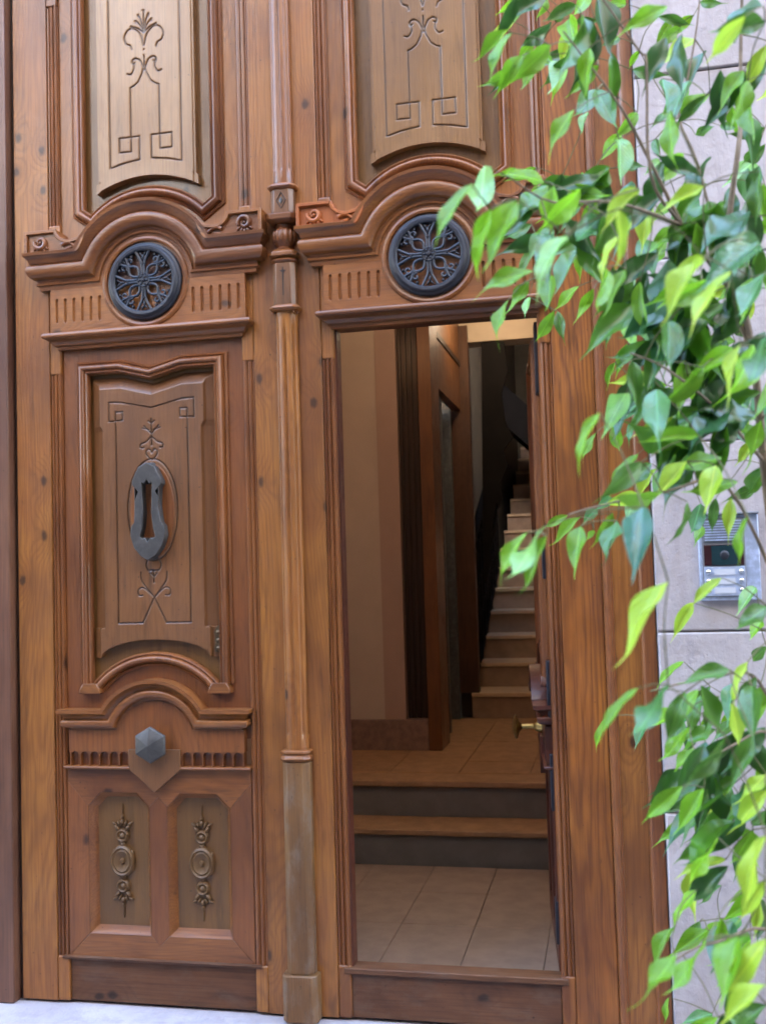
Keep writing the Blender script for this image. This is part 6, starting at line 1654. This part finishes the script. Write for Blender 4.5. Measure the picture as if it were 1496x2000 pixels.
# ------------------------------------------------------------------ weeping fig in a pot on the pavement
def leaf_mat(name, base, back, gloss=0.3, transl=0.3, var=0.25):
    m = NT(name)
    tc = m.n('TexCoord').outputs['Object']
    sp = m.n('SeparateXYZ', {0: tc})
    rnd = m.n('ObjectInfo').outputs['Random']
    ax = m.math('ABSOLUTE', sp.outputs[0])
    rib = m.ramp(ax, 0.035, 0.012)
    vy = m.math('ADD', m.math('MULTIPLY', sp.outputs[1], 13.0), m.math('MULTIPLY', ax, -9.0))
    vein = m.math('POWER', m.math('ADD', m.math('MULTIPLY', m.math('SINE', m.math('MULTIPLY', vy, 6.28)), 0.5), 0.5), 8.0)
    n1 = m.noise(m.vmath('ADD', tc, m.n('CombineXYZ', {0: m.math('MULTIPLY', rnd, 50.0)}).outputs[0]), 3.5, 3.0, 0.6)
    c = m.mix(rnd, tuple(x * (1 - var) for x in base), tuple(min(1, x * (1 + var)) for x in base))
    c = m.mix(m.ramp(n1, 0.35, 0.75, 0.0, 0.45), c, back)
    c = m.mix(m.math('MULTIPLY', vein, 0.24), c, tuple(min(1, x * 1.8) for x in base))
    c = m.mix(m.math('MULTIPLY', rib, 0.8), c, tuple(min(1, x * 2.1 + 0.01) for x in base))
    sp_n = m.noise(m.vmath('ADD', tc, m.n('CombineXYZ', {0: m.math('MULTIPLY', rnd, 91.0)}).outputs[0]), 9.0, 2.0, 0.5)
    spot = m.math('MULTIPLY', m.ramp(sp_n, 0.70, 0.76), m.math('GREATER_THAN', rnd, 0.55))
    c = m.mix(m.math('MULTIPLY', spot, 0.7), c, (0.11, 0.075, 0.02))
    tipb = m.math('MULTIPLY', m.ramp(sp.outputs[1], 0.93, 0.99), m.math('GREATER_THAN', rnd, 0.4))
    c = m.mix(m.math('MULTIPLY', tipb, 0.6), c, (0.16, 0.11, 0.04))
    h = m.math('ADD', m.math('MULTIPLY', vein, -0.4), m.math('ADD', m.math('MULTIPLY', rib, -0.8), n1))
    nb = m.bump(h, 0.25, 0.03)
    m.out(Base_Color=c, Roughness=m.math('ADD', gloss - 0.06, m.math('MULTIPLY', n1, 0.14)), Normal=nb, Specular_IOR_Level=0.5, Coat_Weight=0.28, Coat_Roughness=0.12)
    tr = m.n('BsdfTranslucent', {'Color': m.mix(0.5, c, back)})
    mx = m.n('MixShader', {0: transl, 1: m.b.outputs[0], 2: tr.outputs[0]})
    m.t.links.new(mx.outputs[0], m.t.nodes['Material Output'].inputs['Surface'])
    return m.m
LEAF_M = {
    'd': leaf_mat('dark_fig_leaf', (0.060, 0.165, 0.016), (0.10, 0.23, 0.02), 0.28, 0.28),
    'm': leaf_mat('green_fig_leaf', (0.155, 0.36, 0.016), (0.21, 0.42, 0.02), 0.30, 0.42),
    'l': leaf_mat('light_green_fig_leaf', (0.20, 0.46, 0.016), (0.27, 0.53, 0.02), 0.28, 0.45),
    'y': leaf_mat('young_yellow_fig_leaf', (0.40, 0.62, 0.04), (0.50, 0.68, 0.06), 0.36, 0.42, 0.12),
    'p': leaf_mat('pale_sky_sheen_leaf', (0.20, 0.42, 0.10), (0.26, 0.48, 0.12), 0.16, 0.3, 0.15),  # pale tone carries the sky sheen in the leaf colour
    'b': leaf_mat('bluish_sky_sheen_leaf', (0.060, 0.19, 0.050), (0.08, 0.23, 0.05), 0.20, 0.22, 0.15),  # bluish tint paints reflected sky into the base colour
    'B': leaf_mat('blue_sky_sheen_leaf', (0.045, 0.15, 0.09), (0.05, 0.17, 0.10), 0.16, 0.15, 0.1),  # strongest blue tint, sky reflection put into the colour
}
LEAF_INNER_SHADED = {t_: leaf_mat('inner_' + t_, *v) for t_, v in {'d': ((0.032, 0.105, 0.016), (0.05, 0.14, 0.018)), 'm': ((0.085, 0.24, 0.018), (0.13, 0.32, 0.02)), 'b': ((0.045, 0.15, 0.05), (0.06, 0.20, 0.06))}.items()}  # darker leaf tones; shade inside the crown is put into the colour
BARK = flat('grey_brown_bark', (0.20, 0.14, 0.09), 0.8, 0.25, 30.0, 0.6, 120.0, 0.003)
TWIG = flat('green_brown_twig', (0.13, 0.12, 0.05), 0.7, 0.2, 30.0, 0.3)

def leaf_mesh(name, mat, droop, fold, wave, twist, tipcurl, seed):
    r = random.Random(seed)
    ny, nx = 16, 2
    vs, fs = [], []
    for i in range(ny + 1):
        t = i / ny
        # ovate outline with a long drip tip
        w = 0.5 * (sin(pi * min(1, (t / 0.82)) ** 0.94) ** 0.9 if t < 0.82 else 0.0)
        tip = 0.085 * ((1 - t) / 0.30) if t > 0.62 else 0.0
        w = max(w, min(tip, 0.09), 0.004)
        zc = -droop * t * t + tipcurl * max(0, t - 0.7) ** 1.5 * 3
        tw = twist * (t - 0.4)
        for k in range(-nx, nx + 1):
            s_ = k / nx
            x = s_ * w
            z = fold * abs(s_) * w + wave * sin(t * 9 + k * 0.9 + seed) * abs(s_) ** 1.5 * w * 2
            xr, zr = x * cos(tw) - z * sin(tw), x * sin(tw) + z * cos(tw)
            vs.append((xr, t, zc + zr * 0.45))
    m = 2 * nx + 1
    for i in range(ny):
        for k in range(m - 1):
            fs.append((i * m + k, i * m + k + 1, (i + 1) * m + k + 1, (i + 1) * m + k))
    mb = MB().add(vs, fs)
    return mb.mesh(name, mat, 180.0)
VARS = [(0.07, 0.30, 0.08, 0.1, -0.2), (0.13, 0.45, 0.10, 0.35, 0.25), (0.18, 0.28, 0.14, -0.4, -0.3), (0.04, 0.60, 0.08, 0.25, 0.3), (0.22, 0.40, 0.12, -0.3, 0.12), (0.10, 0.22, 0.16, 0.5, -0.3), (0.15, 0.7, 0.1, -0.5, 0.15), (0.02, 0.18, 0.17, 0.6, 0.25)]
LEAF_ME = {}
for t_, m_ in LEAF_M.items():
    LEAF_ME[t_] = [leaf_mesh('leaf', m_, *v, seed=i) for i, v in enumerate(VARS)]

fig = empty('weeping_fig', (0.34, -1.295, -0.14), 'weeping fig tree with glossy drooping green leaves standing before the stone wall', 'tree')
F0 = Vector(fig.location)
nodes, parent = [], []            # twig graph
branches = []
for bi, S in enumerate(STEMS):
    pts = [Vector(q) for q in S]
    q = smooth_line([tuple(p) for p in pts], 4)
    q = [Vector(a) for a in [(*x,) for x in q]] if len(q[0]) == 3 else q
    n = len(q)
    r0, r1 = ((0.016, 0.0030) if bi == 0 else (0.0048, 0.0014))
    rad = [r0 + (r1 - r0) * (i / (n - 1)) ** 0.6 for i in range(n)]
    mb = MB().tube([tuple(p - F0) for p in q], rad, 7)
    o = part('trunk' if bi == 0 else 'branch', mb, BARK, fig, smooth=60)
    branches.append(o)
    for p in q:
        nodes.append((p, bi))
rl_ = random.Random(5)
order = sorted(range(len(LEAVES)), key=lambda i: min((Vector(LEAVES[i][:3]) - p).length for p, b in nodes))
todo = set(order)
# grow the twigs outward: always join the leaf stalk nearest to the wood that is already there
dist = {i: min(((Vector(LEAVES[i][:3]) - p).length, j) for j, (p, b) in enumerate(nodes)) for i in todo}
while todo:
    i = min(todo, key=lambda k: dist[k][0])
    todo.remove(i)
    d, j = dist[i]
    p0, b = nodes[j]
    p1 = Vector(LEAVES[i][:3])
    if d > 0.004:
        mid = (p0 + p1) / 2 + Vector((rl_.uniform(-1, 1), rl_.uniform(-1, 1), 0.6)) * d * 0.10
        pts = smooth_line([tuple(p0 - F0), tuple(mid - F0), tuple(p1 - F0)], 3)
        part('twig', MB().tube(pts, [0.0015, 0.0014, 0.0013, 0.0012, 0.0011, 0.0010, 0.0009][:len(pts)], 5), TWIG, branches[b], smooth=60)
    nodes.append((p1, b))
    jn = len(nodes) - 1
    for k in todo:
        dk = (Vector(LEAVES[k][:3]) - p1).length
        if dk < dist[k][0]:
            dist[k] = (dk, jn)
def leaf_matrix(ax, ay, az, bx, by, bz, nx_, ny_, nz_, w, t_):
    p0, p1 = Vector((ax, ay, az)), Vector((bx, by, bz))
    Y = p1 - p0
    L = Y.length
    Y.normalize()
    Z = Vector((nx_, ny_, nz_))
    Z = (Z - Y * Z.dot(Y)).normalized()
    X = Y.cross(Z)
    sx = w * rl_.choice((1, -1))
    return Matrix(((X.x * sx, Y.x * L, Z.x * L, ax - F0.x), (X.y * sx, Y.y * L, Z.y * L, ay - F0.y), (X.z * sx, Y.z * L, Z.z * L, az - F0.z), (0, 0, 0, 1)))
for row in LEAVES:
    o = link('leaf', rl_.choice(LEAF_ME[row[10]]), fig)
    o.matrix_local = leaf_matrix(*row)
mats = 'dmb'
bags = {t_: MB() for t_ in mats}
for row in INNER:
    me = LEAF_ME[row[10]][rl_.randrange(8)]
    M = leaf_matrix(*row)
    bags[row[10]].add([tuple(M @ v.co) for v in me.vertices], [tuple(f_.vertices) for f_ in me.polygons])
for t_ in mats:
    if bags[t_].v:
        o = part('inner_foliage', bags[t_], LEAF_INNER_SHADED[t_], fig, smooth=180)
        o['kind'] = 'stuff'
pot = empty('flower_pot', (0.34, -1.295, -0.14), 'round terracotta pot holding the weeping fig on the pavement', 'pot')
part('pot_wall', MB().vlathe(0, 0, [(0.0005, 0.0), (0.15, 0.0), (0.155, 0.01), (0.20, 0.30), (0.215, 0.305), (0.22, 0.35), (0.195, 0.355), (0.19, 0.32), (0.0005, 0.315)], 32), POT, pot)
part('soil', MB().vlathe(0, 0, [(0.189, 0.322), (0.1, 0.333), (0.0005, 0.336)], 24), SOIL, pot)
